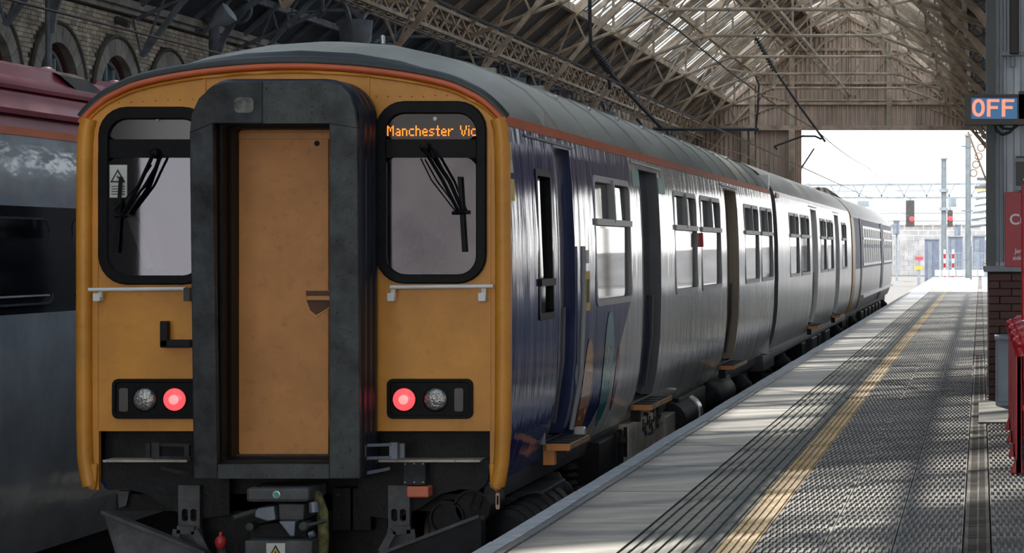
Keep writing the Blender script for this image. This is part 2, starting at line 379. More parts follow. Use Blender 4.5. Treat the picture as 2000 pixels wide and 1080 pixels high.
MB().box(EDGE+.115, -1.835, CEND, 128, -.05, 0).build('coping_strip', M['coping'], fl)
tac = ribbed(.475, .392, 7, .012).mesh('tactile_paver', M['tactile'])
yel = ribbed(.175, .392, 4, .010, .62).mesh('yellow_tile', M['yline'])
y = 9.6
while y < 50:
    link('tactile_paver', tac, fl, (-1.83, y, rnd.uniform(-.002, .002))); link('yellow_tile', yel, fl, (-1.35, y, rnd.uniform(-.002, .002))); y += .4
def far_ribs(name, x0, w_, y0, ribs, m):
    mm = ribbed(w_, 128-y0, ribs, .012); mm.v = [(a+x0, b+y0, c) for a, b, c in mm.v]; mm.build(name, m, fl, kind='stuff')
far_ribs('tactile_strip', -1.83, .475, y, 7, M['tactile']); far_ribs('yellow_strip', -1.35, .175, y, 4, M['yline'])
pm = MB().box(0, .354, 0, .412, -.05, -.014); pit = .354/10
for row in range(2):
    for i in range(10 if row == 0 else 9):
        x = i*pit+.006+(pit/2 if row else 0); y = .012+row*.206
        pm.add([(x, y, -.014), (x+.021, y, -.014), (x+.021, y+.182, -.014), (x, y+.182, -.014), (x+.003, y+.004, 0), (x+.018, y+.004, 0), (x+.018, y+.178, 0), (x+.003, y+.178, 0)], [(4, 5, 6, 7), (0, 1, 5, 4), (1, 2, 6, 5), (2, 3, 7, 6), (3, 0, 4, 7)])
pav = pm.mesh('paving_slab', M['paver'])
y = 10.2; cnt = 0
while cnt < 296:
    for i in range(6):
        x = -1.17+i*.36 if i < 3 else .06+(i-3)*.36
        link('paving_slab', pav, fl, (x-.0, y, rnd.uniform(-.003, .003))); cnt += 1
    y += .42
PEND = y
mm = MB()
far_ribs('paving_strip', -1.17, 1.07, PEND, 34, M['paver']); far_ribs('paving_strip', .06, 1.07, PEND, 34, M['paver'])
mm.box(1.14, 5, PEND, 128, -.05, 0)
mm.box(1.14, 5, 4, PEND, -.05, 0)
mm.build('paving_field', M['farpave'], fl)
# drain channel with slotted covers
dr = MB()
dr.box(-.085, -.065, 0, .49, -.05, .002).box(.03, .05, 0, .49, -.05, .002).box(-.02, -.008, 0, .49, -.05, .002)
for k in range(12): dr.box(-.065, .03, .01+k*.04, .028+k*.04, -.05, -.001)
drm = dr.mesh('drain_cover', M['drain'])
y = 10
while y < 34: link('drain_cover', drm, fl, (0, y, 0)); y += .5
MB().box(-.085, .05, y, 90, -.05, -.004).build('drain_strip', M['drain'], fl)
MB().box(-.02, 1.4, 20.6, 23.5, -.02, .02).build('concrete_pad', M['tactile'], fl, bevel=.01)
MB().box(5, 16, -27, 128, -.05, 0).build('paving_margin', M['farpave'], fl)
# ------------------------------------------------------------------ roof bays
Y0R, Y1R, TS = -27.0, 92.0, 7.0
ce = struct('ceiling', (-5.2, 40, 10), 'arched iron and timber train shed roof with glazed bands')
def bay(X0, X1, zs, za, p, deckm, sky, iron, N=10, detail=True, ring=False, tie=True):
    def z(X):
        u = abs((X-(X0+X1)/2)/((X1-X0)/2)); return zs+(za-zs)*(1-u**p)
    xs = [X0+(X1-X0)*i/N for i in range(N+1)]
    pts = [(x, z(x)) for x in xs]
    trY = [Y1R-TS*k for k in range(int((Y1R-Y0R)/TS)+1)]
    for i in range(N):
        (xa, za_), (xb, zb) = pts[i], pts[i+1]
        for k in range(len(trY)-1):
            ya, yb = trY[k+1], trY[k]; issky = i in sky or (ring and i == 4 and ya > 33)  # one more band glazed above the track, added to light the car roofs
            if ring and i == 8:
                xs_ = [xa, -1.45, -1.08, xb]; zz_ = [za_]+[za_+(zb-za_)*(t-xa)/(xb-xa) for t in xs_[1:3]]+[zb]
                for c_, d_ in ((0, 1), (2, 3)):
                    MB().hexa([(xs_[c_], ya, zz_[c_]), (xs_[d_], ya, zz_[d_]), (xs_[d_], yb, zz_[d_]), (xs_[c_], yb, zz_[c_]), (xs_[c_], ya, zz_[c_]+.06), (xs_[d_], ya, zz_[d_]+.06), (xs_[d_], yb, zz_[d_]+.06), (xs_[c_], yb, zz_[c_]+.06)]).build('roof_panel', deckm, ce, fix=False)
                MB().hexa([(xs_[1], ya, zz_[1]), (xs_[2], ya, zz_[2]), (xs_[2], yb, zz_[2]), (xs_[1], yb, zz_[1]), (xs_[1], ya, zz_[1]+.01), (xs_[2], ya, zz_[2]+.01), (xs_[2], yb, zz_[2]+.01), (xs_[1], yb, zz_[1]+.01)]).build('pane', M['skyglass'], ce)
                m = MB()
                for j in range(10): m.beam((xs_[1], ya+(yb-ya)*j/10, zz_[1]-.02), (xs_[2], ya+(yb-ya)*j/10, zz_[2]-.02), .08, .04)
                for t in (.33, .66): m.beam((xs_[1]+(xs_[2]-xs_[1])*t, ya, zz_[1]+(zz_[2]-zz_[1])*t-.02), (xs_[1]+(xs_[2]-xs_[1])*t, yb, zz_[1]+(zz_[2]-zz_[1])*t-.02), .05, .04)
                m.build('glazing_bar', iron, ce, fix=False)
            elif not issky:
                MB().hexa([(xa, ya, za_), (xb, ya, zb), (xb, yb, zb), (xa, yb, za_), (xa, ya, za_+.06), (xb, ya, zb+.06), (xb, yb, zb+.06), (xa, yb, za_+.06)]).build('roof_panel', deckm, ce, fix=False)
            else:
                q = max(1, round(TS/.875)) if (ya > 40 and detail) else 2
                for j in range(q):
                    a = ya+(yb-ya)*j/q+.03; b = ya+(yb-ya)*(j+1)/q-.03
                    MB().hexa([(xa, a, za_), (xb, a, zb), (xb, b, zb), (xa, b, za_), (xa, a, za_+.012), (xb, a, zb+.012), (xb, b, zb+.012), (xa, b, za_+.012)]).build('pane', M['dimglass'] if rnd.random() < .3 else M['skyglass'], ce)
                m = MB()
                q2 = 14 if detail else 8
                for j in range(q2): # glazing bars
                    yy = ya+(yb-ya)*j/q2
                    m.beam((xa, yy, za_-.005), (xb, yy, zb-.005), .045, .035)
                m.build('glazing_bar', iron, ce, fix=False)
    if not detail: return pts, z
    for i in range(N+1):
        x, zz = pts[i]
        MB().beam((x, Y0R, zz-.10), (x, Y1R, zz-.10), .12, .16).build('purlin', iron, ce, fix=False)
    k = 0; yy = Y0R+54.5
    while yy < Y1R:
        m = MB()
        for a, b in zip(pts, pts[1:]): m.beam((a[0], yy, a[1]-.05), (b[0], yy, b[1]-.05), .08, .12)
        m.build('rafter', iron, ce, fix=False); yy += 1.75
    for yy in trY:
        if yy < 20: continue
        mid = (X0+X1)/2
        tr = bpy.data.objects.new('truss', None); COL.objects.link(tr); tr.location = V((mid, yy, zs))-off(ce); OFF[tr] = V((mid, yy, zs)); tr.parent = ce
        up = [V((x, yy, zz-.22)) for x, zz in pts]; lo = [V((x+(mid-x)*.06, yy, zz-.22-.42-.5*(abs(x-mid)/((X1-X0)/2))**4)) for x, zz in pts]
        m = MB()
        for a, b in zip(up, up[1:]): m.beam(a, b, .14, .09)
        for a, b in zip(lo, lo[1:]): m.beam(a, b, .14, .09)
        m.build('arch_rib', iron, tr, fix=False)
        m = MB()
        for i in range(N):
            m.beam(up[i], lo[i], .04, .04); m.beam(lo[i], up[i+1], .04, .04)
        m.build('lattice_web', iron, tr, fix=False)
        # polygonal tie rod
        zt0, zt1 = zs-.35, zs+.22*(za-zs)
        tp = [V((X0+.1, yy, zt0)), V((X0+(X1-X0)*.30, yy, zt1)), V((X0+(X1-X0)*.70, yy, zt1)), V((X1-.1, yy, zt0))]
        MB().tube(tp, .045, 6).build('tie_rod', iron, tr)
        m = MB()
        for fx in (.18, .30, .5, .70, .82):
            x = X0+(X1-X0)*fx
            zb = zt0+(zt1-zt0)*min(1, min(fx, 1-fx)/.30)
            m2 = MB().beam((x, yy, zb), (x, yy, z(x)-.6), .06, .06); m2.sphere((x, yy, zb), .09, n=8, m=5); m2.build('hanger_post', iron, tr, fix=False)
        for fa, fb in ((.30, .18), (.30, .42), (.5, .36), (.5, .64), (.70, .58), (.70, .82)):
            xa, xb = X0+(X1-X0)*fa, X0+(X1-X0)*fb
            m.beam((xa, yy, zt1), (xb, yy, z(xb)-.6), .045, .045)
        m.build('diagonal_strut', iron, tr, fix=False)
        if ring:
            m = MB()
            for sgn, xf in ((-1, X1),):
                for rr_, dx, dz in ((.21, .26, -.30), (.15, .60, -.02), (.11, .86, .16), (.17, .22, -.72), (.12, .20, -1.04)):
                    m.ring((xf-dx, yy, zs-.35+dz), (0, 1, 0), rr_, .035, 14, 5)
            m.build('spandrel_ring', M['beamdark'], tr)
            m = MB()
            ap = [V((X1-.1, yy, zs-2.2)), V((X1-.22, yy, zs-1.5)), V((X1-.45, yy, zs-.95)), V((X1-.85, yy, zs-.45)), V((X1-1.4, yy, zs+.05))]
            for a, b in zip(ap, ap[1:]): m.beam(a, b, .12, .10)
            m.build('spandrel_arch', iron, tr, fix=False)
    return pts, z
XG = -11.0
main_pts, main_z = bay(XG, .8, 6.35, 10.75, 1.22, M['deck'], (1, 2, 5, 6, 7), M['beam'], ring=True)
left_pts, left_z = bay(-18, XG, 6.75, 9.2, 1.3, M['deckblue'], (4, 5, 6), M['beamdark'], N=8)  # right-slope glazing faces away from the camera, added to light the brick wall
right_pts, right_z = bay(.8, 12.6, 6.35, 10.75, 1.22, M['deck'], (2, 7), M['beam'], detail=False)
# longitudinal runner under the king posts, valley girders
MB().beam((-5.1, 20, 7.55), (-5.1, Y1R, 7.55), .09, .09).build('runner_beam', M['beam'], ce)
for k in range(9):
    ya = 29+k*7; yb = ya+7
    m = MB()
    for zz in (5.88, 6.35):
        for dx in (-.2, .2): m.beam((XG+dx, ya, zz), (XG+dx, yb, zz), .07, .07)
    q = 7
    for j in range(q):
        a = ya+7*j/q; b = ya+7*(j+1)/q
        for dx in (-.2, .2):
            m.beam((XG+dx, a, 5.88), (XG+dx, b, 6.35), .035, .05); m.beam((XG+dx, b, 5.88), (XG+dx, a, 6.35), .035, .05)
        m.beam((XG-.2, a, 5.88), (XG+.2, b, 5.88), .05, .03); m.beam((XG+.2, a, 5.88), (XG-.2, b, 5.88), .05, .03)
    m.build('lattice_girder', M['beam'], ce, fix=False)
for yy in [41.5+14*k for k in range(4)]:
    c = struct('column', (XG, yy, -1.15))
    MB().lathe((XG, yy, -1.15), (0, 0, 1), [(0, .3), (.5, .3), (.55, .2), (6.2, .17), (6.35, .27), (6.7, .30)], 14).build('column_shaft', M['beamdark'], c, smooth=40)
    m = MB()
    for s_ in (-1, 1):
        for dx, dy in ((0, s_),):
            pt = [V((XG+dx*(.15+1.2*(1-math.cos(a))), yy+dy*(.15+.8*(1-math.cos(a))), 4.9+.9*math.sin(a))) for a in [math.pi/2*i/6 for i in range(7)]]
            for a, b in zip(pt, pt[1:]): m.beam(a, b, .06, .08)
    m.build('column_bracket', M['beamdark'], c, fix=False)
for yy in [36+14*k for k in range(5)]:
    c = struct('column', (.8, yy, 0))
    MB().lathe((.8, yy, 0), (0, 0, 1), [(0, .26), (.8, .26), (.9, .16), (5.7, .14), (5.8, .24), (6.2, .26)], 14).build('column_shaft', M['beamdark'], c, smooth=40)
# ------------------------------------------------------------------ gable end screen
wb = struct('wall_back', (-8, Y1R, 3))
LZ = 6.25; OPX = -6.98
def sheet(x0, x1, zlo, zhi):
    m = MB(); n = 12; pts = []
    for i in range(n+1):
        x = x0+(x1-x0)*i/n; pts.append((x, Y1R+(.05 if i % 4 in (1, 2) else -.0)))
    vs = [(x, yy, zlo) for x, yy in pts]+[(x, yy, zhi(x)) for x, yy in pts]
    m.add(vs, [(i, i+1, n+2+i, n+1+i) for i in range(n)])
    m.build('cladding_sheet', M['clad'], wb, fix=False)
x = XG
while x < .79:
    x1 = min(x+.53, .8); sheet(x, x1, LZ, lambda X: main_z(X)+.12); x = x1
x = -18
while x < XG-.01:
    x1 = min(x+.53, XG); sheet(x, x1, -1.2, lambda X: left_z(X)+.12); x = x1
x = XG
while x < OPX-.01:
    x1 = min(x+.53, OPX); sheet(x, x1, -1.2, lambda X: LZ); x = x1
x = .8
while x < 12.59:
    x1 = min(x+1.06, 12.6); sheet(x, x1, 5.2, lambda X: right_z(X)+.12); x = x1
MB().box(XG, 12.6, Y1R-.18, Y1R-.02, LZ-.1, LZ+.08).build('lintel_beam', M['beam'], wb)
for px_ in (-8.9, -7.35, -3.55):
    MB().box(px_-.1, px_+.1, Y1R-.16, Y1R-.01, (LZ if px_ > OPX else -1.1), main_z(px_)-.3).build('screen_post', M['beam'], wb)
for xx in (-9.2, -7.35):
    MB().box(xx-.12, xx+.12, Y1R-.22, Y1R-.02, -1.1, LZ).build('screen_post', M['beam'], wb)
for k in range(7): MB().box(1.6+k*1.7, 1.85+k*1.7, Y1R-.15, Y1R, 0, 5.2).build('screen_post', M['beam'], wb)  # unseen posts added to break up the sky reflected in the train side
for zz, xa, xb in ((8.0, -9, -1.6), (7.2, -10, -.5), (4.0, XG, OPX), (9.3, -7.3, -3.0)):
    MB().box(xa, xb, Y1R-.1, Y1R-.01, zz-.05, zz+.05).build('screen_rail', M['beam'], wb)
# ------------------------------------------------------------------ left brick wall with arched windows
XW = -18.0
wl = struct('wall_left', (XW, 48, 0))
WY = [42.75+3.15*k for k in range(-1, 9)]; RO, RI, ZSP = 1.42, 1.05, 4.52
def arch(Yc, R_, n=14, z0=None):
    pts = [(Yc+R_*math.cos(math.pi*i/n), ZSP+R_*math.sin(math.pi*i/n)) for i in range(n+1)]
    return pts+[(Yc-R_, z0), (Yc+R_, z0)] if z0 is not None else pts
out = [(-20.5, -1.2), (92, -1.2), (92, 9.0), (-20.5, 9.0)]
def YZ(pts, X): return [V((X, a, b)) for a, b in pts]
MB().plate(YZ(out, XW), YZ(out, XW-.6), [(YZ(arch(c, RI, z0=1.6), XW), YZ(arch(c, RI, z0=1.6), XW-.6)) for c in WY]).build('wall_core', M['mortar'], wl)
bw, bh = .235, .078
bricks = []
for r_ in range(26):
    z0 = 4.35+r_*(bh+.012)
    for c_ in range(96):
        y0 = 39.2+c_*(bw+.012)+(.12 if r_ % 2 else 0)
        yc, zc = y0+bw/2, z0+bh/2
        if any((yc-w_)**2+(max(0, zc-ZSP))**2 < (RO+.06)**2 for w_ in WY): continue
        if zc > 6.42: continue
        bricks.append((y0, z0))
for r_ in range(10):
    for c_ in range(110):
        bricks.append((39.2+c_*(bw+.012)+(.12 if r_ % 2 else 0), 6.80+r_*(bh+.012)))
bricks.sort()
bme = MB().box(XW-.02, XW+.022, 0, bw, 0, bh).mesh('brick', M['brick'])
for y0, z0 in bricks[:300]: link('brick', bme, wl, (rnd.uniform(-.004, .004), y0, z0))
m = MB()
for y0, z0 in bricks[300:]: m.box(XW-.02, XW+.022+rnd.uniform(-.004, .004), y0, y0+bw, z0, z0+bh)
m.build('brickwork', M['brick'], wl, fix=False, kind='stuff')
MB().box(XW, XW+.14, 30, 92, 6.46, 6.58).box(XW, XW+.22, 30, 92, 6.58, 6.74).build('string_course', M['stone'], wl)
for i, c in enumerate(WY):
    wn = struct('window_%d' % (i+1), (XW, c, ZSP), 'arched window with stone surround and grey bars in the buff brick wall')
    nv = 11
    for k in range(nv):          # voussoirs
        a0, a1 = math.pi*k/nv+.006, math.pi*(k+1)/nv-.006; q = 3; lo = []; 
        ot = [(c+RO*math.cos(a0+(a1-a0)*j/q), ZSP+RO*math.sin(a0+(a1-a0)*j/q)) for j in range(q+1)]
        it = [(c+(RI-.02)*math.cos(a1-(a1-a0)*j/q), ZSP+(RI-.02)*math.sin(a1-(a1-a0)*j/q)) for j in range(q+1)]
        MB().plate(YZ(ot+it, XW+.07), YZ(ot+it, XW-.1)).build('voussoir', M['stone'], wn)
    hp = [V((XW+.07, c+RO*1.0*math.cos(math.pi*k/18), ZSP+RO*math.sin(math.pi*k/18))) for k in range(19)]
    MB().tube(hp, .045, 6).build('hood_mould', M['mortar'], wn)
    MB().frame(YZ(arch(c, RI-.02, z0=1.6), XW-.1), YZ(arch(c, RI-.1, z0=1.68), XW-.1), YZ(arch(c, RI-.02, z0=1.6), XW-.3), YZ(arch(c, RI-.1, z0=1.68), XW-.3)).build('window_reveal', M['reveal'], wn)
    MB().frame(YZ(arch(c, RI-.1, z0=1.68), XW-.17), YZ(arch(c, RI-.17, z0=1.77), XW-.17), YZ(arch(c, RI-.1, z0=1.68), XW-.3), YZ(arch(c, RI-.17, z0=1.77), XW-.3)).build('window_frame', M['winframe'], wn)
    MB().plate(YZ(arch(c, RI-.15, z0=1.7), XW-.23), YZ(arch(c, RI-.15, z0=1.7), XW-.25)).build('pane', M['winglass'], wn)
    m = MB()
    for dy in (-.42, 0, .42): m.beam((XW-.2, c+dy, 1.7), (XW-.2, c+dy, ZSP+math.sqrt(.86**2-dy*dy)), .05, .05)
    m.beam((XW-.2, c-.86, ZSP), (XW-.2, c+.86, ZSP), .05, .05)
    m.build('glazing_bar', M['winframe'], wn, fix=False)
# columns, lamp and brackets against the brick wall
for px_, Yc, cr_ in ((50, 44.4, .5), (378, 54.0, 1)):
    c = struct('column', (XW+.45, Yc, 0))
    MB().lathe((XW+.45, Yc, -1), (0, 0, 1), [(0, .2), (1, .2), (1.1, .13*cr_), (7.6, .12*cr_), (7.8, .25)], 12).build('column_shaft', M['beamdark'], c, smooth=40)
    m = MB()
    pt = [V((XW+.5+2.2*(1-math.cos(a)), Yc, 5.6+2.0*math.sin(a))) for a in [math.pi/2*i/8 for i in range(9)]]
    for a, b in zip(pt, pt[1:]): m.beam(a, b, .08, .14)
    m.ring((XW+1.0, Yc, 7.0), (0, 1, 0), .3, .04, 14, 5)
    m.build('column_bracket', M['beamdark'], c, fix=False)
# ------------------------------------------------------------------ trains
HW = [(0.0, 1.20), (.06, 1.235), (.15, 1.275), (.28, 1.315), (.45, 1.345), (.7, 1.368), (1.1, 1.378), (1.6, 1.372), (2.0, 1.352), (2.2, 1.334), (2.325, 1.315)]
RF = [(2.395, 1.292), (2.45, 1.26), (2.56, 1.17), (2.68, 1.05), (2.79, .87), (2.88, .64), (2.945, .35), (2.97, 0)]
ALLP = HW+RF
def hw(z, prof=ALLP):
    if z <= prof[0][0]: return prof[0][1]
    for (a, b), (c, d) in zip(prof, prof[1:]):
        if z <= c: return b+(d-b)*(z-a)/(c-a)
    return 0
def side_shell(name, cx, y0, y1, openings, m, parent, sgn=1, prof=HW):
    zs = sorted(set([round(z, 4) for z, _ in prof]+[o[2] for o in openings]+[o[3] for o in openings]+[.35, .55, .9, 1.35, 1.8]))
    ys = [y0, y1]+[v for o in openings for v in o[:2]]
    n = int((y1-y0)/1.2); ys += [y0+(y1-y0)*i/n for i in range(1, n)]
    ys = sorted(set(round(v, 4) for v in ys)); ys = [v for i, v in enumerate(ys) if i == 0 or v-ys[i-1] > .001]
    vs = [(cx+sgn*hw(z), y, z) for z in zs for y in ys]; fs = []; ny = len(ys)
    for i in range(len(zs)-1):
        for j in range(ny-1):
            zc, yc = (zs[i]+zs[i+1])/2, (ys[j]+ys[j+1])/2
            if any(o[0] < yc < o[1] and o[2] < zc < o[3] for o in openings): continue
            fs.append((i*ny+j, i*ny+j+1, (i+1)*ny+j+1, (i+1)*ny+j))
    mb = MB().add(vs, fs)
    return mb.build(name, m, parent, smooth=30)
def SP(cx, y, z, o=0, sgn=1): return V((cx+sgn*(hw(z)+o), y, z))
def side_loop(cx, ya, yb, za, zb, r, o, n=4, sgn=1): return [SP(cx, a, b, o, sgn) for a, b in rr(ya, yb, za, zb, r, n)]
def side_window(cx, ya, yb, za, zb, parent, zt=1.743, mull=True, rad=.07, fm=None, name='side_window', screen=None):
    fm = fm or M['walu']; b = .03
    w_ = MB().frame(side_loop(cx, ya-.02, yb+.02, za-.02, zb+.02, rad+.03, .008), side_loop(cx, ya+b, yb-b, za+b, zb-b, rad, .008),
               side_loop(cx, ya-.02, yb+.02, za-.02, zb+.02, rad+.03, -.06), side_loop(cx, ya+b, yb-b, za+b, zb-b, rad, -.06)).build(name, fm, parent, smooth=40)
    def pane(a, c, d, e_, o): MB().plate(side_loop(cx, a, c, d, e_, .03, o, 2), side_loop(cx, a, c, d, e_, .03, o-.012, 2)).build('pane', M['wglass'], w_)
    if zt:
        m = MB(); m.beam(SP(cx, ya, zt, -.005), SP(cx, yb, zt, -.005), .05, .05)
        if mull: m.beam(SP(cx, (ya+yb)/2, zt, -.005), SP(cx, (ya+yb)/2, zb, -.005), .05, .06)
        m.build('window_bar', fm, w_, fix=False)
        ym = (ya+yb)/2
        if mull: pane(ya+.03, ym-.015, zt+.02, zb-.02, -.03); pane(ym+.015, yb-.03, zt+.02, zb-.02, -.03)
        else: pane(ya+.03, yb-.03, zt+.02, zb-.02, -.03)
        pane(ya+.03, yb-.03, za+.02, zt-.02, -.022)
    else: pane(ya+.03, yb-.03, za+.02, zb-.02, -.025)
    if screen:
        MB().box(cx+1.0, cx+1.02, ya+.02, yb-.05, za-.1, zt or zb).build('window_screen', screen, w_)
    return w_
def side_door(cx, ya, yb, za, zb, parent, m, jm, dep=.11, wz=(1.05, 2.02), frame=None):
    d = MB()
    zl = [za, .2, .4, .7, 1.1, 1.6, 2.0, zb] if za < .2 else [za, 1.1, 1.6, 2.0, zb]
    d.loops([[SP(cx, ya, z, -dep), SP(cx, yb, z, -dep), SP(cx, yb, z, -dep-.03), SP(cx, ya, z, -dep-.03)] for z in zl])
    do = d.build('side_door', m, parent, smooth=30)
    j = MB()
    for y in (ya, yb):
        s_ = -1 if y == ya else 1
        j.loops([[SP(cx, y, z, .004), SP(cx, y+s_*.02, z, .004), SP(cx, y+s_*.02, z, -dep-.04), SP(cx, y, z, -dep-.04)] for z in zl])
    j.loops([[SP(cx, y, zb, .004), SP(cx, y, zb, -dep-.04), SP(cx, y, zb+.02, -dep-.04), SP(cx, y, zb+.02, .004)] for y in (ya, yb)])
    j.build('door_jamb', jm, do, smooth=30)
    ym = (ya+yb)/2
    MB().plate(side_loop(cx, ya+.14, yb-.14, wz[0], wz[1], .08, -dep+.008), side_loop(cx, ya+.14, yb-.14, wz[0], wz[1], .08, -dep-.002)).build('pane', M['darkband'], do)
    m2 = MB(); m2.tube([SP(cx, yb-.10, .25, -dep+.035), SP(cx, yb-.10, .7, -dep+.035), SP(cx, yb-.10, 1.1, -dep+.035)], .016, 6); m2.build('grab_rail', M['skirt'], do)
    return do
def step(cx, ya, yb, parent, z=.15):
    s_ = MB().box(cx+1.28, cx+1.47, ya, yb, z-.045, z).build('footstep', M['wood'], parent, bevel=.005)
    MB().box(cx+1.31, cx+1.475, ya-.02, ya, z-.045, z+.002).build('step_end', M['orangepaint'], s_)
    MB().box(cx+1.28, cx+1.36, ya+.02, ya+.10, z-.15, z-.045).build('step_bracket', M['orangepaint'] if ya < 18 else M['under'], s_)
    m = MB()
    for k in range(4): m.box(cx+1.3, cx+1.46, ya+.05+(yb-ya-.1)*k/4, ya+.05+(yb-ya-.1)*(k+.7)/4, z, z+.008)
    m.build('tread_strip', M['under'], s_)
    return s_
def roof_shell(cx, y0, y1, parent, dome=True, m=None):
    secs = []
    if dome:
        for dy, k in ((0, .5625), (.05, .66), (.15, .745), (.35, .83), (.7, .91), (1.15, .97), (1.8, 1)): secs.append((y0+dy, k))
    else: secs.append((y0, 1))
    n = 12
    for i in range(1, n+1): secs.append((secs[-1][0]+(y1-secs[-1][0])/(n+1-i), 1))
    ls = []
    for y, k in secs:
        half = [(h, 2.33+(z-2.33)*k) for z, h in RF]
        # blend the front section to the flatter front arch
        l = [V((cx+h, y, z)) for h, z in half]+[V((cx-h, y, z)) for h, z in reversed(half[:-1])]
        ls.append(l)
    return ls
# ---- car 1
T1 = thing('train_car', 'nearest train car with orange-yellow gangway front, dark blue side and destination display', 'train', (CXT, 25, -.915))
cx = CXT; YF = 15.0; YE = 34.3
ops = [(16.02, 16.55, 1.06, 2.06), (16.78, 17.42, .17, 2.255), (18.4, 20.25, 1.10, 2.09), (20.95, 22.1, .17, 2.235),
       (23.2, 25.0, 1.10, 2.09), (25.4, 27.3, 1.10, 2.09), (27.95, 29.25, .17, 2.235), (30.1, 32.0, 1.10, 2.09), (32.35, 34.1, 1.10, 2.09)]
side_shell('side_wall', cx, YF+.02, YE, ops, M['livery'], T1)
lops = [(o[0], o[1], 1.10, 2.09) for o in ops if o[1]-o[0] > 1.5]
side_shell('side_wall', cx, YF+.02, YE, lops, M['livery'], T1, -1)
for o in lops: MB().plate(side_loop(cx, o[0], o[1], o[2], o[3], .03, -.02, 2, -1), side_loop(cx, o[0], o[1], o[2], o[3], .03, -.03, 2, -1)).build('pane', M['wglass'], T1)
m = MB()
for s_ in (1, -1):
    m.loops([[V((cx+s_*(h+.004), y, z)) for z, h in ((2.325, 1.315), (2.36, 1.306), (2.395, 1.294))] for y in (YF+.02, 20, 27, YE)], close=False)
m.build('waist_stripe', M['orange'], T1, smooth=30)
ls = roof_shell(cx, YF+.02, YE, T1)
MB().loops(ls[2:], close=False).build('roof_skin', M['roofgrey'], T1, smooth=35)
MB().loops(ls[:3], close=False).build('roof_brow', M['roofdark'], T1, smooth=50)
fp = [(2.33, 1.345), (2.40, 1.29), (2.478, 1.2), (2.52, 1.12), (2.576, 1.0), (2.632, .74), (2.673, .417), (2.69, .12)]
arc = [V((cx+h, YF-.012, z)) for z, h in fp]+[V((cx-h, YF-.012, z)) for z, h in reversed(fp)]
arc = [P(986, 240, 15)]+arc[1:-1]+[P(158, 240, 15)]
def smoothpts(p, k=2):
    for _ in range(k):
        q = [p[0]]
        for a, b in zip(p, p[1:]): q += [a*.75+b*.25, a*.25+b*.75]
        q.append(p[-1]); p = q
    return p
MB().tube([V((p.x, YF-.01, p.z)) for p in smoothpts(arc)], .022, 8).build('front_stripe', M['orange'], T1, smooth=60)
MB().tube([V((p.x, YF+.015, p.z+.035)) for p in smoothpts(arc)], .035, 8).build('brow_edge', M['roofdark'], T1, smooth=60)
MB().tube([V((p.x, YF-.006, p.z-.035)) for p in smoothpts(arc)], .012, 6).build('rain_gutter', M['yellow'], T1, smooth=60)
# roof ribs, vents
for k in range(13):
    y = 17.2+k*1.4; m = MB()
    pts = [V((cx+h+.004, y, z+.004)) for z, h in RF]
    for a, b in zip(pts, pts[1:]): m.beam(a, b, .03, .012)
    m.build('roof_seam', M['roofgrey'], T1, fix=False)
for yy in (18.2, 20.2):
    MB().box(cx+.50, cx+.62, yy, yy+.09, 2.85, 2.93).build('roof_bracket', M['roofgrey'], T1)
c = P(876, 98, 16.9); MB().lathe((c.x, c.y, c.z-.06), (0, 0, 1), [(0, .055), (.1, .055), (.115, .045)], 14).build('roof_horn', M['under'], T1, smooth=40)
c = P(748, 74, 16.6); MB().lathe((c.x, c.y, c.z-.04), (0, 0, 1), [(0, .016), (.05, .016), (.06, .008)], 10).build('roof_aerial', M['alu'], T1, smooth=40)
for k in range(9):
    y = 19+k*1.6; MB().sphere((cx+.95, y, 2.75), .022, n=8, m=5).build('roof_bolt', M['alu'], T1)
# front face
rect = lambda x0, x1, y0, y1, r, n=6: [(x, y) for x, y in rr(x0, x1, y0, y1, r, n)]
top = smoothpts([V((p.x, 0, p.z-.02)) for p in arc], 1)
outl = [P(957, 842, 15), P(957, 950, 15), P(970, 960, 15), P(990, 915, 15), P(997, 850, 15), P(998, 500, 15)]+top+[P(150, 500, 15), P(151, 850, 15), P(158, 915, 15), P(178, 957, 15), P(193, 957, 15), P(193, 842, 15)]
outl = [V((p.x, YF, p.z)) for p in outl]
WR = (742, 940, 205, 546); WLf = (200, 402, 216, 548)
def hole(wd, r=48): return PX(rect(wd[0], wd[1], wd[2], wd[3], r), 15)
bk = lambda l, d: [V((p.x, p.y+d, p.z)) for p in l]
MB().plate(outl, bk(outl, .04), [(hole(WR), bk(hole(WR), .04)), (hole(WLf), bk(hole(WLf), .04))]).build('front_panel', M['yellow'], T1)
for sx, xs in ((1, (966, 996)), (-1, (152, 182))):
    xm = (xs[0]+xs[1])/2
    pts = [P(xm-(8 if sx > 0 else -8), 232, 15), P(xm, 262, 15), P(xm+2*sx, 400, 15), P(xm+2*sx, 700, 15), P(xm+1*sx, 880, 15), P(xm-3*sx, 915, 15), P(xm-10*sx, 948, 15)]
    MB().tube([V((p.x, YF-.005, p.z)) for p in smoothpts(pts, 1)], .050, 12).build('corner_pillar', M['yellow'], T1, smooth=60)
    xa, xb = (956, 990) if sx > 0 else (158, 193)
    o_ = PX([(xa, 905), (xb, 905), (xb-2*sx, 935), (xb-12, 957), (xa+8, 955), (xa+2, 940)] if sx > 0 else [(xa, 905), (xb, 905), (xb-2, 940), (xb-5, 957), (xa+18, 955), (xa+4, 935)], 15)
    o_ = [V((p.x, YF-.03, p.z)) for p in o_]
    MB().plate(o_, bk(o_, .05)).build('pillar_foot', M['yellow'], T1, bevel=.012)
    # vertical groove beside the pillar
    xg = 957 if sx > 0 else 190
    MB().beam(P(xg, 300, 14.998), P(xg, 840, 14.998), .010, .012).build('panel_bead', M['yellow'], T1)
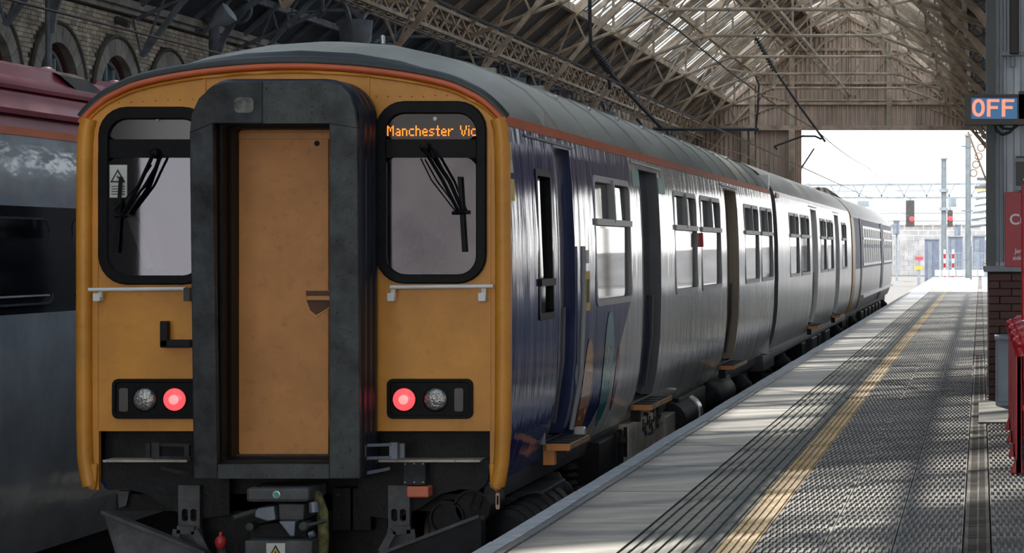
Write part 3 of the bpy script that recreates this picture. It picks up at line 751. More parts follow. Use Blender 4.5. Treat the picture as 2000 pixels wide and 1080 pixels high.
# windows
def cab_window(wd, name):
    a = (wd[0]-9, wd[1]+9, wd[2]-8, wd[3]+8)
    o1 = PX(rect(*a, 56), 14.965); i1 = PX(rect(a[0]+20, a[1]-20, a[2]+25, a[3]-18, 36), 14.965)
    wn = MB().frame(o1, i1, bk(o1, .05), bk(i1, .05)).build(name, M['blackrub'], T1, smooth=50, bevel=.008)
    m = MB(); b_ = PX(rect(a[0]+16, a[1]-16, 272, 308, 4, 2), 14.985); m.plate(b_, bk(b_, .02)); m.build('window_crossbar', M['blackrub'], wn)
    g1 = PX(rect(a[0]+14, a[1]-14, 306, a[3]-14, 34), 14.995); MB().plate(g1, bk(g1, .008)).build('pane', M['glass'], wn)
    g2 = PX(rect(a[0]+14, a[1]-14, a[2]+18, 274, 30), 14.99); MB().plate(g2, bk(g2, .012)).build('display_panel', M['darkband'], wn)
    m = MB()
    for k in range(7):
        yy = 330+k*32
        for xx in (a[0]+9, a[1]-9): c_ = P(xx, yy, 14.962); m.cyl(c_, c_-V((0, .006, 0)), .006, n=6)
    for k in range(5):
        c_ = P(a[0]+45+k*(a[1]-a[0]-90)/4, a[3]-8, 14.962); m.cyl(c_, c_-V((0, .006, 0)), .006, n=6)
    m.build('frame_screw', M['under'], wn, fix=False, kind='stuff')
    c_ = P(wd[0]+108, 232, 14.985); MB().lathe(c_, (0, -1, 0), [(0, .014), (.006, .014), (.01, .008)], 12).build('panel_stud', M['sticker'], wn)
    return wn
wr_ = cab_window(WR, 'cab_window'); wl_ = cab_window(WLf, 'cab_window')
# destination letters as amber dots
FONT = {'M': ['10001', '11011', '10101', '10101', '10001', '10001', '10001'], 'a': ['0000', '0000', '0110', '0001', '0111', '1001', '0111'],
 'n': ['0000', '0000', '1110', '1001', '1001', '1001', '1001'], 'c': ['0000', '0000', '0111', '1000', '1000', '1000', '0111'],
 'h': ['1000', '1000', '1110', '1001', '1001', '1001', '1001'], 'e': ['0000', '0000', '0110', '1001', '1111', '1000', '0111'],
 's': ['0000', '0000', '0111', '1000', '0110', '0001', '1110'], 't': ['010', '010', '111', '010', '010', '010', '011'],
 'r': ['0000', '0000', '1011', '1100', '1000', '1000', '1000'], ' ': ['000']*7, 'V': ['10001', '10001', '10001', '01010', '01010', '01010', '00100'], 'i': ['1', '0', '1', '1', '1', '1', '1']}
m = MB(); colx = 0; pit = 169/64.0
for ch in 'Manchester Vic':
    g_ = FONT[ch]
    for r_, row in enumerate(g_):
        for c_, b_ in enumerate(row):
            if b_ == '1':
                q = P(757.5+(colx+c_)*pit, 246.5+r_*2.95, 14.984); m.box(q.x-.0034, q.x+.0034, q.y-.004, q.y, q.z-.0041, q.z+.0041)
    colx += len(g_[0])+1
print('display columns', colx)
m.build('destination_lettering', M['led'], wr_, fix=False)
# stickers
def sign_plate(y, x0, x1, ya, yb, parent, m, name='warning_sticker', d=.004):
    q = PX([(x0, ya), (x1, ya), (x1, yb), (x0, yb)], y); return MB().plate(q, bk(q, d)).build(name, m, parent)
def tri_bolt(cx_, cy_, s_, y, parent, fill=None):
    t1 = PX([(cx_, cy_-s_), (cx_+s_, cy_+s_*.75), (cx_-s_, cy_+s_*.75)], y); t2 = PX([(cx_, cy_-s_*.6), (cx_+s_*.66, cy_+s_*.55), (cx_-s_*.66, cy_+s_*.55)], y)
    MB().plate(t1, bk(t1, .002)).build('warning_triangle', M['black'], parent)
    t2 = [p-V((0, .001, 0)) for p in t2]; MB().plate(t2, bk(t2, .001)).build('triangle_fill', fill or M['stickyel'], parent)
    b_ = [p-V((0, .002, 0)) for p in PX([(cx_+s_*.1, cy_-s_*.35), (cx_-s_*.2, cy_+s_*.1), (cx_, cy_+s_*.1), (cx_-s_*.12, cy_+s_*.48), (cx_+s_*.22, cy_-s_*.02), (cx_+s_*.03, cy_-s_*.02)], y)]
    MB().plate(b_, bk(b_, .001)).build('flash_symbol', M['black'], parent)
st = sign_plate(14.99, 213, 248, 322, 386, wl_, M['sticker']); tri_bolt(230, 345, 15, 14.987, wl_, M['sticker'])
m = MB()
for yy in (364, 369, 374, 379): q = P(218, yy, 14.988); r_ = P(244, yy, 14.988); m.beam(q, r_, .003, .005)
m.build('sticker_print', M['black'], wl_, fix=False)
# wipers
def wiper(x0, y0, x1, y1, bx, by0, by1, parent):
    wp = MB().tube([P(x0, y0, 14.93), P((x0+x1)/2+3, (y0+y1)/2, 14.90), P(x1, y1, 14.93)], .013, 6).build('wiper_arm', M['blackrub'], parent)
    MB().tube([P(x0+18, y0+2, 14.94), P((x0+x1)/2+14, (y0+y1)/2, 14.91), P(x1+6, y1-4, 14.93)], .008, 6).build('wiper_rod', M['blackrub'], wp)
    MB().tube([P(x0-4, y0+22, 14.94), P(x0+(x1-x0)*.35-8, y0+(y1-y0)*.5, 14.92), P(x1-14, y1-12, 14.93), P(x1-2, y1+2, 14.93)], .005, 6).build('washer_hose', M['blackrub'], wp)
    MB().beam(P(bx[0], by0, 14.955), P(bx[1], by1, 14.955), .016, .02).build('wiper_blade', M['blackrub'], wp)
    MB().lathe(P(x0+6, y0, 14.985), (0, -1, 0), [(0, .035), (.05, .03), (.06, .02)], 12).build('wiper_boss', M['blackrub'], wp, smooth=40)
    MB().cyl(P(x1-14, y1, 14.935), P(x1+14, y1-2, 14.935), .012, n=8).build('wiper_clip', M['blackrub'], wp)
wiper(826, 288, 897, 416, (897, 906), 345, 492, T1)
wiper(300, 300, 238, 422, (236, 226), 345, 494, T1)
# rails, bracket, lamps
for x0, x1, y_, bs in ((762, 963, 559, (768, 945)), (173, 362, 564, (196,))):
    hr = MB().tube([P(x0, y_+2, 14.93), P((x0+x1)/2, y_+1, 14.93), P(x1, y_, 14.93)], .013, 8).build('handrail', M['chrome'], T1, smooth=50)
    for b_ in bs:
        MB().box(*sum(([P(b_-7, 0, 15).x, P(b_+7, 0, 15).x], [14.93, 15.0], [P(0, 588, 15).z, P(0, 572, 15).z]), [])).beam(P(b_, y_, 14.94), P(b_, 580, 14.95), .022, .03).build('rail_bracket', M['chrome'], hr, bevel=.004)
MB().beam(P(366, 562, 14.93), P(366, 588, 14.93), .03, .04).build('rail_end_block', M['gangmetal'], T1)
m = MB().beam(P(322, 627, 14.95), P(322, 678, 14.95), .05, .05).beam(P(315, 671, 14.95), P(374, 671, 14.95), .05, .05); m.build('lamp_iron', M['under'], T1, bevel=.006)
def lamps(x0, x1, parent, order):
    o_ = PX(rect(x0, x1, 740, 818, 12, 4), 14.975); i_ = PX(rect(x0+7, x1-7, 747, 811, 8, 4), 14.975)
    lc = MB().frame(o_, i_, bk(o_, .05), bk(i_, .03)).build('lamp_cluster', M['blackrub'], parent, bevel=.004)
    p_ = PX(rect(x0+5, x1-5, 745, 813, 8, 4), 14.99); MB().plate(p_, bk(p_, .02)).build('lamp_backplate', M['blackrub'], lc)
    for kind, x in order:
        if kind == 'rect':
            q = PX(rect(x-9, x+9, 758, 804, 4, 3), 14.98); MB().plate(q, bk(q, .02)).build('marker_lens', M['amberlens'], lc, bevel=.004)
        else:
            c_ = P(x, 780, 14.992); r_ = 22.5*15/F
            MB().lathe(c_, (0, -1, 0), [(0, r_+.006), (.010, r_+.006), (.012, r_)], 28).build('lamp_bezel', M['blackrub'], lc, smooth=40)
            MB().lathe(c_, (0, -1, 0), [(0, r_*.98), (.012, r_*.97), (.022, r_*.75), (.028, r_*.4), (.030, r_*.05)], 28).build('tail_lamp' if kind == 'red' else 'head_lamp', M['red_on'] if kind == 'red' else M['lens'], lc, smooth=60)
            if kind == 'red': MB().lathe(c_, (0, -1, 0), [(0, r_*.45), (.030, r_*.42), (.034, r_*.1)], 20).build('lamp_core', M['red_core'], lc, smooth=60)
lamps(755, 923, T1, [('red', 790), ('clear', 851), ('rect', 896)])
lamps(218, 388, T1, [('rect', 241), ('clear', 283), ('red', 342)])
# rivets on the front dome panel
m = MB()
for k in range(7): m.sphere(P(735+k*23, 188-(2 if k > 4 else 0), 14.998), .006, n=6, m=4)
for k in range(7): m.sphere(P(232+k*24, 200-k*1.2, 14.998), .006, n=6, m=4)
m.build('rivet_row', M['yellow'], T1, fix=False, kind='stuff')
for xx in (720, 400): MB().beam(P(xx, 150, 14.995), P(xx, 192, 14.995), .012, .012).build('panel_bead', M['yellow'], T1)
# gangway
YG = 14.57
def GP(x, y, Y=YG): return P(x, y, Y)
go = [GP(*p) for p in [(703, 935), (703, 250), (700, 215), (688, 180), (665, 160), (630, 153)]]+[GP(*p) for p in [(440, 160), (412, 170), (388, 192), (374, 222), (370, 260), (378, 935)]]
gw = MB()
gi = [GP(*p) for p in [(643, 907), (643, 241), (415, 241), (420, 907)]]
def gpanel(pts, name, m, d=.06, b=.006): q = [GP(*p) for p in pts]; return MB().plate(q, bk(q, d)).build(name, m, T1, bevel=b)
gpanel([(378, 935), (370, 260), (415, 241), (424, 907), (424, 935)], 'gangway_frame', M['gangway'])
gpanel([(643, 241), (697, 250), (703, 935), (643, 935)], 'gangway_frame', M['gangmetal'])
gpanel([(424, 907), (643, 907), (643, 935), (424, 935)], 'gangway_frame', M['gangmetal'])
gpanel([(370, 260), (374, 222), (388, 192), (412, 170), (440, 160), (512, 158), (512, 241), (415, 241)], 'gangway_frame', M['gangway'])
gpanel([(512, 158), (630, 157), (660, 165), (682, 185), (693, 215), (697, 250), (643, 241), (512, 241)], 'gangway_frame', M['gangmetal'])
m = MB()
for a in [(520+i*29, 172) for i in range(5)]+[(520+i*29, 231) for i in range(5)]+[(684, 300+i*58) for i in range(11)]+[(658, 330+i*70) for i in range(9)]+[(520+i*30, y) for i in range(6) for y in (914, 928)]:
    m.sphere(GP(a[0], a[1], YG-.002), .005, n=6, m=4)
m.build('gangway_rivet', M['gangmetal'], T1, fix=False, kind='stuff')
m = MB()
for a in ((609, 208), (609, 220), (631, 207), (631, 219)): m.cyl(GP(*a), GP(a[0], a[1], YG-.004), .008, n=10)
m.build('bolt_hole', M['black'], T1, fix=False)
c_ = GP(476, 206, YG-.003); q = [c_+V((x, 0, z)) for x, z in rr(-.06, .06, -.045, .05, .03)]; MB().plate(q, bk(q, .004)).build('worn_patch', mk('worn_patch', (.13, .135, .11), .6, var=.6, scale=12, col2=(.04, .04, .035)), T1)
# stepped rubber reveals: each ring a little smaller and deeper
for k, (ins, ya, yb, m_) in enumerate(((0, YG+.05, 14.72, M['blackrub']), (.018, 14.70, 14.84, M['under']), (.034, 14.82, 14.985, M['blackrub']))):
    x0, x1 = GP(419, 0).x-.01+ins, GP(643, 0).x+.02-ins*.2; z0, z1 = GP(0, 905).z-.01+ins*.8, GP(0, 241).z+.015-ins
    o_ = [V((x, ya, z)) for x, z in rr(x0-.05, x1+.05, z0-.05, z1+.05, .02, 2)]; i_ = [V((x, ya, z)) for x, z in rr(x0, x1, z0, z1, .02, 2)]
    MB().frame(o_, i_, bk(o_, yb-ya), bk(i_, yb-ya)).build('gangway_seal', m_, T1)
# outer bellows between frame and front panel, three folds, rounded top corners
def gw_loop(e_, Y):
    x0, x1 = GP(378, 0).x-e_, GP(701, 0).x+e_; z0, z1 = GP(0, 932).z-e_, GP(0, 156).z+e_
    r = .24; out = [(x1, z0)]
    for i in range(9): t = math.pi/2*i/8; out.append((x1-r+r*math.cos(t), z1-r+r*math.sin(t)))
    for i in range(9): t = math.pi/2+math.pi/2*i/8; out.append((x0+r+r*math.cos(t), z1-r+r*math.sin(t)))
    out.append((x0, z0)); return [V((a, Y, b)) for a, b in out]
for k in range(3):
    ya = YG+.05+k*.125
    MB().loops([gw_loop(-.012, ya), gw_loop(.012, ya+.03), gw_loop(.014, ya+.09), gw_loop(-.012, ya+.125)]).build('gangway_bellows', M['navyrub'], T1, smooth=40)
# door
q = PX([(455, 258), (641, 258), (641, 889), (458, 889)], 14.975)
dr_ = MB().plate(q, bk(q, .03)).build('gangway_door', M['tan'], T1)
q = PX([(455, 258), (645, 258), (645, 272), (455, 272)], 14.972); MB().plate(q, bk(q, .01)).build('door_top_strip', M['tan'], dr_, bevel=.003)
MB().lathe(P(619, 280, 14.975), (0, -1, 0), [(0, .018), (.004, .016), (.006, .008)], 12).build('door_plug', M['under'], dr_)
hq = PX([(590, 566), (650, 566), (650, 598), (617, 622), (601, 612), (592, 590)], 14.972); MB().plate(hq, bk(hq, .004)).build('handle_surround', M['tan'], dr_, bevel=.002)
hq = PX([(597, 568), (650, 568), (650, 596), (617, 615), (606, 606), (599, 588)], 14.970); MB().plate(hq, bk(hq, .003)).build('handle_pocket', mk('brown_pocket', (.10, .035, .015), .6), dr_)
MB().beam(P(600, 582, 14.962), P(648, 582, 14.962), .02, .026).build('door_handle', M['tan'], dr_)
for yy in (411, 747): MB().sphere(P(461, yy, 14.972), .007, n=8, m=5).build('door_stud', M['black'], dr_)
q = PX([(430, 888), (648, 888), (648, 905), (430, 905)], 14.9); MB().plate(q, bk(q, .05)).build('door_sill', M['gangway'], T1)
# bumper recess boxes
for x0, x1 in ((193, 385), (730, 957)):
    xa, xb = P(x0, 0, 15).x, P(x1, 0, 15).x; za, zb = P(0, 898, 15).z, P(0, 842, 15).z
    m = MB().box(xa-.02, xb+.02, 15.16, 15.2, za-.02, zb+.02).box(xa-.02, xb+.02, 15.02, 15.2, zb, zb+.02)
    m.build('bumper_recess', M['under'], T1)
    MB().box(xa+.03, xb-.06, 14.985, 15.16, za-.015, za).build('bumper_ledge', M['cream'], T1, bevel=.003)
# buffing bracket right and left of the gangway
for s_ in (1, -1):
    fx = (lambda x: x) if s_ > 0 else (lambda x: 1076-x)
    m = MB()
    for yy in (868, 893): m.beam(P(fx(702), yy+2, 14.72), P(fx(772), yy, 14.86), .02, .018)
    m.beam(P(fx(770), 864, 14.86), P(fx(770), 896, 14.86), .05, .05).beam(P(fx(786), 866, 14.9), P(fx(786), 894, 14.9), .03, .03)
    m.beam(P(fx(710), 870, 14.68), P(fx(710), 892, 14.68), .03, .03).beam(P(fx(705), 926, 14.7), P(fx(760), 915, 14.9), .015, .02)
    m.build('gangway_link', M['bluegrey'] if s_ > 0 else M['gangway'], T1)
# valance below
for s_ in (1, -1):
    fx = (lambda x: x) if s_ > 0 else (lambda x: 1148-x)
    q = PX([(fx(x), y) for x, y in ((700, 898), (957, 898), (953, 940), (935, 958), (900, 955), (860, 965), (820, 992), (770, 1015), (700, 1005))], 15.06)
    MB().plate(q, bk(q, .03)).build('front_valance', M['under'], T1)
    q = PX([(fx(x), y) for x, y in ((758, 948), (800, 948), (800, 1030), (812, 1080), (748, 1080), (758, 1030))], 15.0)
    h1 = PX([(fx(x), y) for x, y in rect(764, 776, 994, 1018, 5, 3)], 15.0); h2 = PX([(fx(x), y) for x, y in rect(781, 793, 994, 1018, 5, 3)], 15.0)
    br = MB().plate(q, bk(q, .05), [(h1, bk(h1, .05)), (h2, bk(h2, .05))]).build('plough_bracket', M['undergrey'], T1)
    m = MB().beam(P(fx(746), 1078, 14.9), P(fx(768), 1036, 14.9), .02, .05).beam(P(fx(768), 1036, 14.9), P(fx(802), 1034, 14.9), .02, .05).beam(P(fx(802), 1034, 14.9), P(fx(806), 1062, 14.9), .02, .05)
    m.build('bracket_gusset', M['undergrey'], br)
    pl = [(740, 1082), (935, 1008), (941, 1016), (942, 1100), (700, 1110)] if s_ > 0 else [(fx(x), y) for x, y in ((748, 1080), (950, 1000), (945, 1012), (915, 1110), (730, 1120))]
    q = PX(pl, 14.75); MB().plate(q, [V((p.x, p.y+.12, p.z)) for p in q]).build('snow_plough', M['undergrey'] if s_ < 0 else M['under'], T1, bevel=.008)
    MB().beam(P(pl[0][0], pl[0][1], 14.74), P(pl[1][0], pl[1][1], 14.74), .02, .02).build('plough_edge', M['undergrey'], T1)
MB().box(P(385, 0, 15.25).x, P(760, 0, 15.25).x, 15.2, 15.3, -1.0, P(0, 930, 15.2).z).build('headstock', M['under'], T1)
# junction box and orange socket
jb = MB().box(P(787, 0, 14.95).x, P(831, 0, 14.95).x, 14.95, 15.06, P(0, 946, 15).z, P(0, 903, 15).z).build('junction_box', M['gangway'], T1, bevel=.005)
m = MB()
for xx in (791, 809, 826):
    for yy in (906, 942): m.sphere(P(xx, yy, 14.948), .006, n=6, m=4)
m.build('box_screw', M['alu'], jb, fix=False)
MB().box(P(795, 0, 14.95).x, P(838, 0, 14.95).x, 14.93, 15.06, P(0, 970, 15).z, P(0, 948, 15).z).build('orange_socket', M['orangecap'], T1, bevel=.012)
# coupler
cp = MB().box(P(480, 0, 14.5).x, P(603, 0, 14.5).x, 14.5, 14.9, P(0, 981, 14.5).z, P(0, 953, 14.5).z).build('coupler', M['undergrey'], T1, bevel=.02)
MB().lathe(P(540, 966, 14.5), (0, -1, 0), [(0, .024), (.006, .024), (.008, .017)], 18).build('badge_rim', M['alu'], cp)
MB().lathe(P(540, 966, 14.493), (0, -1, 0), [(0, .017), (.003, .016)], 18).build('green_badge', M['green'], cp)
def blk(pts, y, d, name, m, b=.008): q = PX(pts, y); return MB().plate(q, bk(q, d)).build(name, m, cp, bevel=b)
blk([(497, 1000), (503, 992), (535, 988), (538, 1015), (520, 1018), (497, 1010)], 14.55, .25, 'coupler_horn', M['bluegrey'])
blk([(543, 984), (595, 984), (592, 1016), (545, 1016)], 14.6, .3, 'coupler_pocket', M['undergrey'])
blk([(543, 1018), (577, 1018), (575, 1048), (566, 1048)], 14.55, .2, 'coupler_wedge', M['bluegrey'])
blk([(478, 1056), (610, 1056), (608, 1110), (478, 1110)], 14.5, .4, 'electrical_box', M['undergrey'])
blk([(485, 1030), (540, 1020), (600, 1030), (600, 1056), (485, 1056)], 14.7, .2, 'coupler_body', M['under'])
MB().cyl(P(455, 1012, 14.5), P(500, 998, 14.6), .018, n=10).build('uncoupling_pin', M['gangmetal'], cp)
MB().lathe(P(594, 1028, 14.55), (0, -1, 0), [(-.1, .03), (.02, .03), (.03, .02)], 12).cyl(P(594, 1028, 14.54), P(636, 1017, 14.6), .012, n=8).build('air_valve', M['gangmetal'], cp)
MB().lathe(P(488, 1029, 14.6), (0, -1, 0), [(-.1, .025), (.01, .025), (.012, .012)], 12).build('coupler_bolt', M['gangmetal'], cp)
MB().cyl(P(612, 980, 14.55), P(614, 1000, 14.55), .03, n=10).cyl(P(604, 1045, 14.5), P(614, 1042, 14.5), .02, n=8).build('valve_body', M['bluegrey'], cp)
MB().tube([P(598, 960, 14.7), P(620, 968, 14.68), P(630, 1000, 14.66), P(632, 1050, 14.66), P(628, 1110, 14.7)], .035, 10).build('mossy_hose', M['moss'], cp, smooth=60)
sign_plate(14.492, 520, 557, 1061, 1100, cp, M['sticker']); tri_bolt(538, 1078, 14, 14.488, cp)
MB().lathe(P(431, 1064, 14.6), (0, 0, 1), [(-.03, .012), (-.01, .03), (.02, .036), (.045, .028), (.055, .012), (.08, .01)], 14).build('red_hose_cap', M['redpipe'], cp, smooth=50)
MB().cyl(P(433, 1068, 14.62), P(436, 1120, 14.64), .03, n=10).build('brake_hose', M['gangmetal'], cp)
m = MB()
for xx in (650, 690): m.box(P(xx, 0, 15.1).x, P(xx+36, 0, 15.1).x, 15.08, 15.2, P(0, 1040, 15).z, P(0, 955, 15).z)
m.build('headstock_plate', M['under'], T1, bevel=.006)
m = MB()
for xx, yy in ((660, 966), (698, 968), (660, 1012), (698, 1012)): m.sphere(P(xx, yy, 15.07), .012, n=6, m=4)
m.build('plate_bolt', M['gangmetal'], T1, fix=False)
# air cylinders behind right plough
for xx, yy, rr_ in ((921, 992, 36), (872, 1012, 34)):
    c_ = P(xx, yy, 15.1); R_ = rr_*15.1/F
    MB().lathe(c_, (0, 1, 0), [(.03, R_*.75), (.03, R_*.86), (0, R_*.88), (0, R_), (.5, R_), (.52, R_*.8)], 28).build('suspension_cylinder', M['under'], T1, smooth=40)
MB().frame(PX(rect(968, 976, 962, 995, 3, 2), 15.0), PX(rect(970, 974, 968, 986, 1.5, 2), 15.0), PX(rect(968, 976, 962, 995, 3, 2), 15.04), PX(rect(970, 974, 968, 986, 1.5, 2), 15.04)).build('lifting_link', mk('pink_link', (.5, .30, .24), .5), T1)
q = PX([(230, 958), (252, 960), (246, 988), (232, 992)], 15.15); MB().plate(q, bk(q, .05)).build('guard_iron', M['undergrey'], T1)
# under-side along the car
def ubox(x0, x1, ya, yb, name, m, par=None, d=.5, bev=.01, xo=1.28):
    # px extents on the plane X = cx+xo, depth inward d
    Xp = cx+xo; Ya, Yb = -Xp*F/(VX-x0), -Xp*F/(VX-x1)
    Ym = (Ya+Yb)/2; z1, z0 = CZ-(ya-VY)*Ym/F, CZ-(yb-VY)*Ym/F
    return MB().box(Xp-d, Xp, Ya, Yb, z0, z1).build(name, m, par or T1, bevel=bev)
m = MB(); m.loops([[V((cx+1.20, y, 0.0)), V((cx+1.16, y, -.14)), V((cx+1.10, y, -.14)), V((cx+1.15, y, 0.02))] for y in (15.1, YE)])
m.build('lower_skirt', M['skirt'], T1)
MB().box(cx-1.2, cx+1.12, 15.2, YE, -.16, -.05).build('floor_frame', M['under'], T1)
MB().lathe((cx+1.22, 15.5, -.36), (0, 1, 0), [(0, .05), (.03, .14), (.07, .16), (1.75, .16), (1.81, .14), (1.84, .05)], 20).build('air_reservoir', M['under'], T1, smooth=40)
for k in range(6): MB().ring((cx+1.22, 15.7+k*.27, -.36), (0, 1, 0), .161, .006, 20, 4).build('reservoir_band', M['under'], T1, fix=False)
def bogie(yc):
    b_ = MB().box(cx+.85, cx+1.05, yc-1.7, yc+1.7, -.62, -.40).build('bogie_frame', M['under'], T1, bevel=.03)
    MB().box(cx-1.05, cx-.85, yc-1.7, yc+1.7, -.62, -.40).box(cx-1, cx+1, yc-.3, yc+.3, -.7, -.45).build('bogie_bolster', M['under'], b_)
    for dy in (-1.3, 1.3):
        for s_ in (-1, 1):
            MB().lathe((cx+s_*.69, yc+dy, -.915+.42), (s_, 0, 0), [(-.06, .45), (-.03, .45), (-.03, .42), (.06, .41), (.06, .34), (.03, .3), (.03, .12), (.09, .1)], 26).build('wheel', M['rail'], b_, smooth=35)
        MB().cyl((cx-.7, yc+dy, -.495), (cx+.7, yc+dy, -.495), .08, n=12).build('axle', M['under'], b_)
        MB().box(cx+.95, cx+1.2, yc+dy-.16, yc+dy+.16, -.62, -.38).build('axle_box', M['undergrey'], b_, bevel=.03)
        MB().lathe((cx+1.03, yc+dy+.0, -.38), (0, 0, 1), [(0, .1), (.03, .12), (.06, .1), (.09, .12), (.12, .1), (.15, .12), (.2, .1)], 14).build('axle_spring', M['under'], b_)
    MB().lathe((cx+1.08, yc, -.44), (0, 0, 1), [(0, .17), (.06, .25), (.13, .26), (.2, .24), (.26, .17), (.3, .15)], 20).build('air_spring', M['under'], b_, smooth=50)
    return b_
bogie(17.6); bogie(31.4)
ubox(1062, 1105, 946, 975, 'battery_lid', M['undergrey'], d=.3)
ubox(1170, 1218, 852, 940, 'engine_box', M['under'])
cb = ubox(1228, 1280, 815, 900, 'cream_box', M['cream'])
m = MB()
for k in range(3):
    y0_ = 19.95+k*.28; m.beam((cx+1.285, y0_, -.02), (cx+1.285, y0_, -.28), .012, .03)
m.beam((cx+1.29, 20.1, -.10), (cx+1.29, 20.5, -.13), .03, .05).build('box_latch', M['under'], cb)
cb = ubox(1300, 1322, 808, 862, 'cream_box', M['cream'])
m = MB()
for k in range(8):
    y0_ = 19.9+k*.22; m.beam((cx+1.19, y0_, -.12), (cx+1.23, y0_, -.05), .05, .04)
m.build('skirt_bracket', M['undergrey'], T1, fix=False)
m = MB()
for k in range(9):
    y0_ = 21.6+k*.14; z0_ = -.10-.05*math.sin(k*2.1)
    m.lathe((cx+1.27, y0_, z0_-.05), (0, 0, 1), [(0, .02), (.04, .03), (.06, .02), (.12, .025)], 8)
m.tube([(cx+1.25, 21.5, -.18), (cx+1.28, 22.2, -.2), (cx+1.25, 22.9, -.16)], .018, 6).build('valve_cluster', M['gangmetal'], T1, fix=False)
ubox(1326, 1378, 765, 830, 'fuel_tank', M['under'])
MB().lathe((cx+1.2, 23.9, -.22), (0, 1, 0), [(0, .1), (.02, .19), (1.1, .19), (1.13, .1)], 18).build('silencer', M['under'], T1, smooth=40)
MB().lathe((cx+1.2, 25.05, -.22), (0, 1, 0), [(0, .2), (.25, .2), (.27, .15)], 18).build('silencer_end', M['alu'], T1, smooth=40)
ubox(1412, 1426, 735, 770, 'equipment_frame', M['undergrey'], d=.2)
MB().lathe((cx+1.2, 27.0, -.2), (0, 1, 0), [(0, .08), (.06, .17), (.12, .2), (1.7, .2), (1.8, .15), (1.85, .05)], 18).build('air_tank', M['under'], T1, smooth=40)
ubox(1490, 1512, 690, 720, 'equipment_box', M['undergrey'])
# side fittings
cw = side_window(cx, *ops[0][:2], ops[0][2], ops[0][3], T1, zt=1.30, mull=False, rad=.02, fm=M['blackrub'], name='cab_side_window')
side_door(cx, *ops[1][:2], ops[1][2], ops[1][3], T1, M['silver'], M['navy'], dep=.10)
side_door(cx, *ops[3][:2], ops[3][2], ops[3][3], T1, M['navy'], M['skirt'], dep=.10)
side_door(cx, *ops[6][:2], ops[6][2], ops[6][3], T1, M['darkband'], M['curtain'], dep=.12)
MB().tube([SP(cx, 17.62, .18, .03), SP(cx, 17.62, .6, .03), SP(cx, 17.62, 1.1, .03), SP(cx, 17.62, 1.55, .03)], .02, 8).build('grab_pole', M['walu'], T1, smooth=50)
MB().box(cx+1.34, cx+1.42, 17.58, 17.66, .12, .2).build('pole_foot', M['alu'], T1, bevel=.01)
for o in (ops[2], ops[4], ops[5], ops[7], ops[8]):
    side_window(cx, o[0], o[1], o[2], o[3], T1, screen=M['curtain'] if o[0] > 23 else None)
for o in (ops[1], ops[3], ops[6]): step(cx, o[0]-.12, o[1]+.12, T1)
for ya, yb in ((15.75, 17.6), (20.5, 22.4), (27.6, 29.5)):
    MB().beam(SP(cx, ya, 2.29, .005), SP(cx, yb, 2.28, .005), .012, .015).build('door_drip_rail', M['skirt'], T1)
MB().beam(SP(cx, 25.2, 1.55, .012), SP(cx, 25.2, 1.70, .012), .03, .06).build('door_indicator', M['redpipe'], T1)
# side graphics and stickers
def decal(y, z, ry, rz, m, name, o=.004):
    pts = [(y+ry*math.cos(2*math.pi*i/24), z+rz*math.sin(2*math.pi*i/24)) for i in range(24)]
    mb = MB(); n_ = 14
    for i in range(n_):
        q = []
        for t in (math.pi*(.02+.96*i/n_), math.pi*(.02+.96*(i+1)/n_)):
            zz, hy = z+rz*math.cos(t), ry*math.sin(t); q.append((SP(cx, y-hy, zz, o), SP(cx, y+hy, zz, o)))
        mb.quad(q[0][0], q[0][1], q[1][1], q[1][0])
    mb.build(name, m, T1)
decal(18.12, .40, .22, .44, M['gorange'], 'orange_graphic'); decal(19.1, .56, .26, .47, M['teal'], 'teal_graphic'); decal(19.6, .45, .09, .27, M['pink'], 'pink_graphic')
def strip(ya, yb, za, zb, m, name, o=.004, par=None):
    q = [SP(cx, ya, za, o), SP(cx, yb, za, o), SP(cx, yb, zb, o), SP(cx, ya, zb, o)]
    return MB().quad(*q).build(name, m, par or T1)
for yy, zz in ((18.03, .42), (18.2, .46), (19.0, .62), (19.2, .62)): strip(yy, yy+.025, zz-.2, zz+.12, M['white'], 'graphic_line', .007)
strip(17.86, 18.08, 1.06, 1.36, M['stickyel'], 'yellow_notice', .005); strip(17.92, 18.02, 1.12, 1.30, M['black'], 'notice_print', .008)
strip(17.9, 18.05, 1.42, 1.52, M['sticker'], 'white_notice', .005)
strip(20.5, 20.93, 2.08, 2.22, M['green'], 'green_panel', .005); strip(22.14, 22.6, 2.05, 2.2, M['green'], 'green_panel', .005)
q = strip(15.06, 15.24, 2.02, 2.22, M['sticker'], 'warning_notice', .006); strip(15.09, 15.21, 2.08, 2.19, M['stickyel'], 'notice_triangle', .009); strip(15.06, 15.24, 1.84, 1.98, M['stickyel'], 'warning_notice', .006)
strip(15.13, 15.17, 2.10, 2.17, M['black'], 'notice_flash', .011)
for yy in (21.0, 23.8):
    for k in range(4): strip(23.55+k*.05 if yy > 22 else 23.9+k*.0, 23.58+k*.05 if yy > 22 else 23.93, .22+k*.04, .27+k*.04, M['black'], 'side_number', .005) if yy > 22 else None
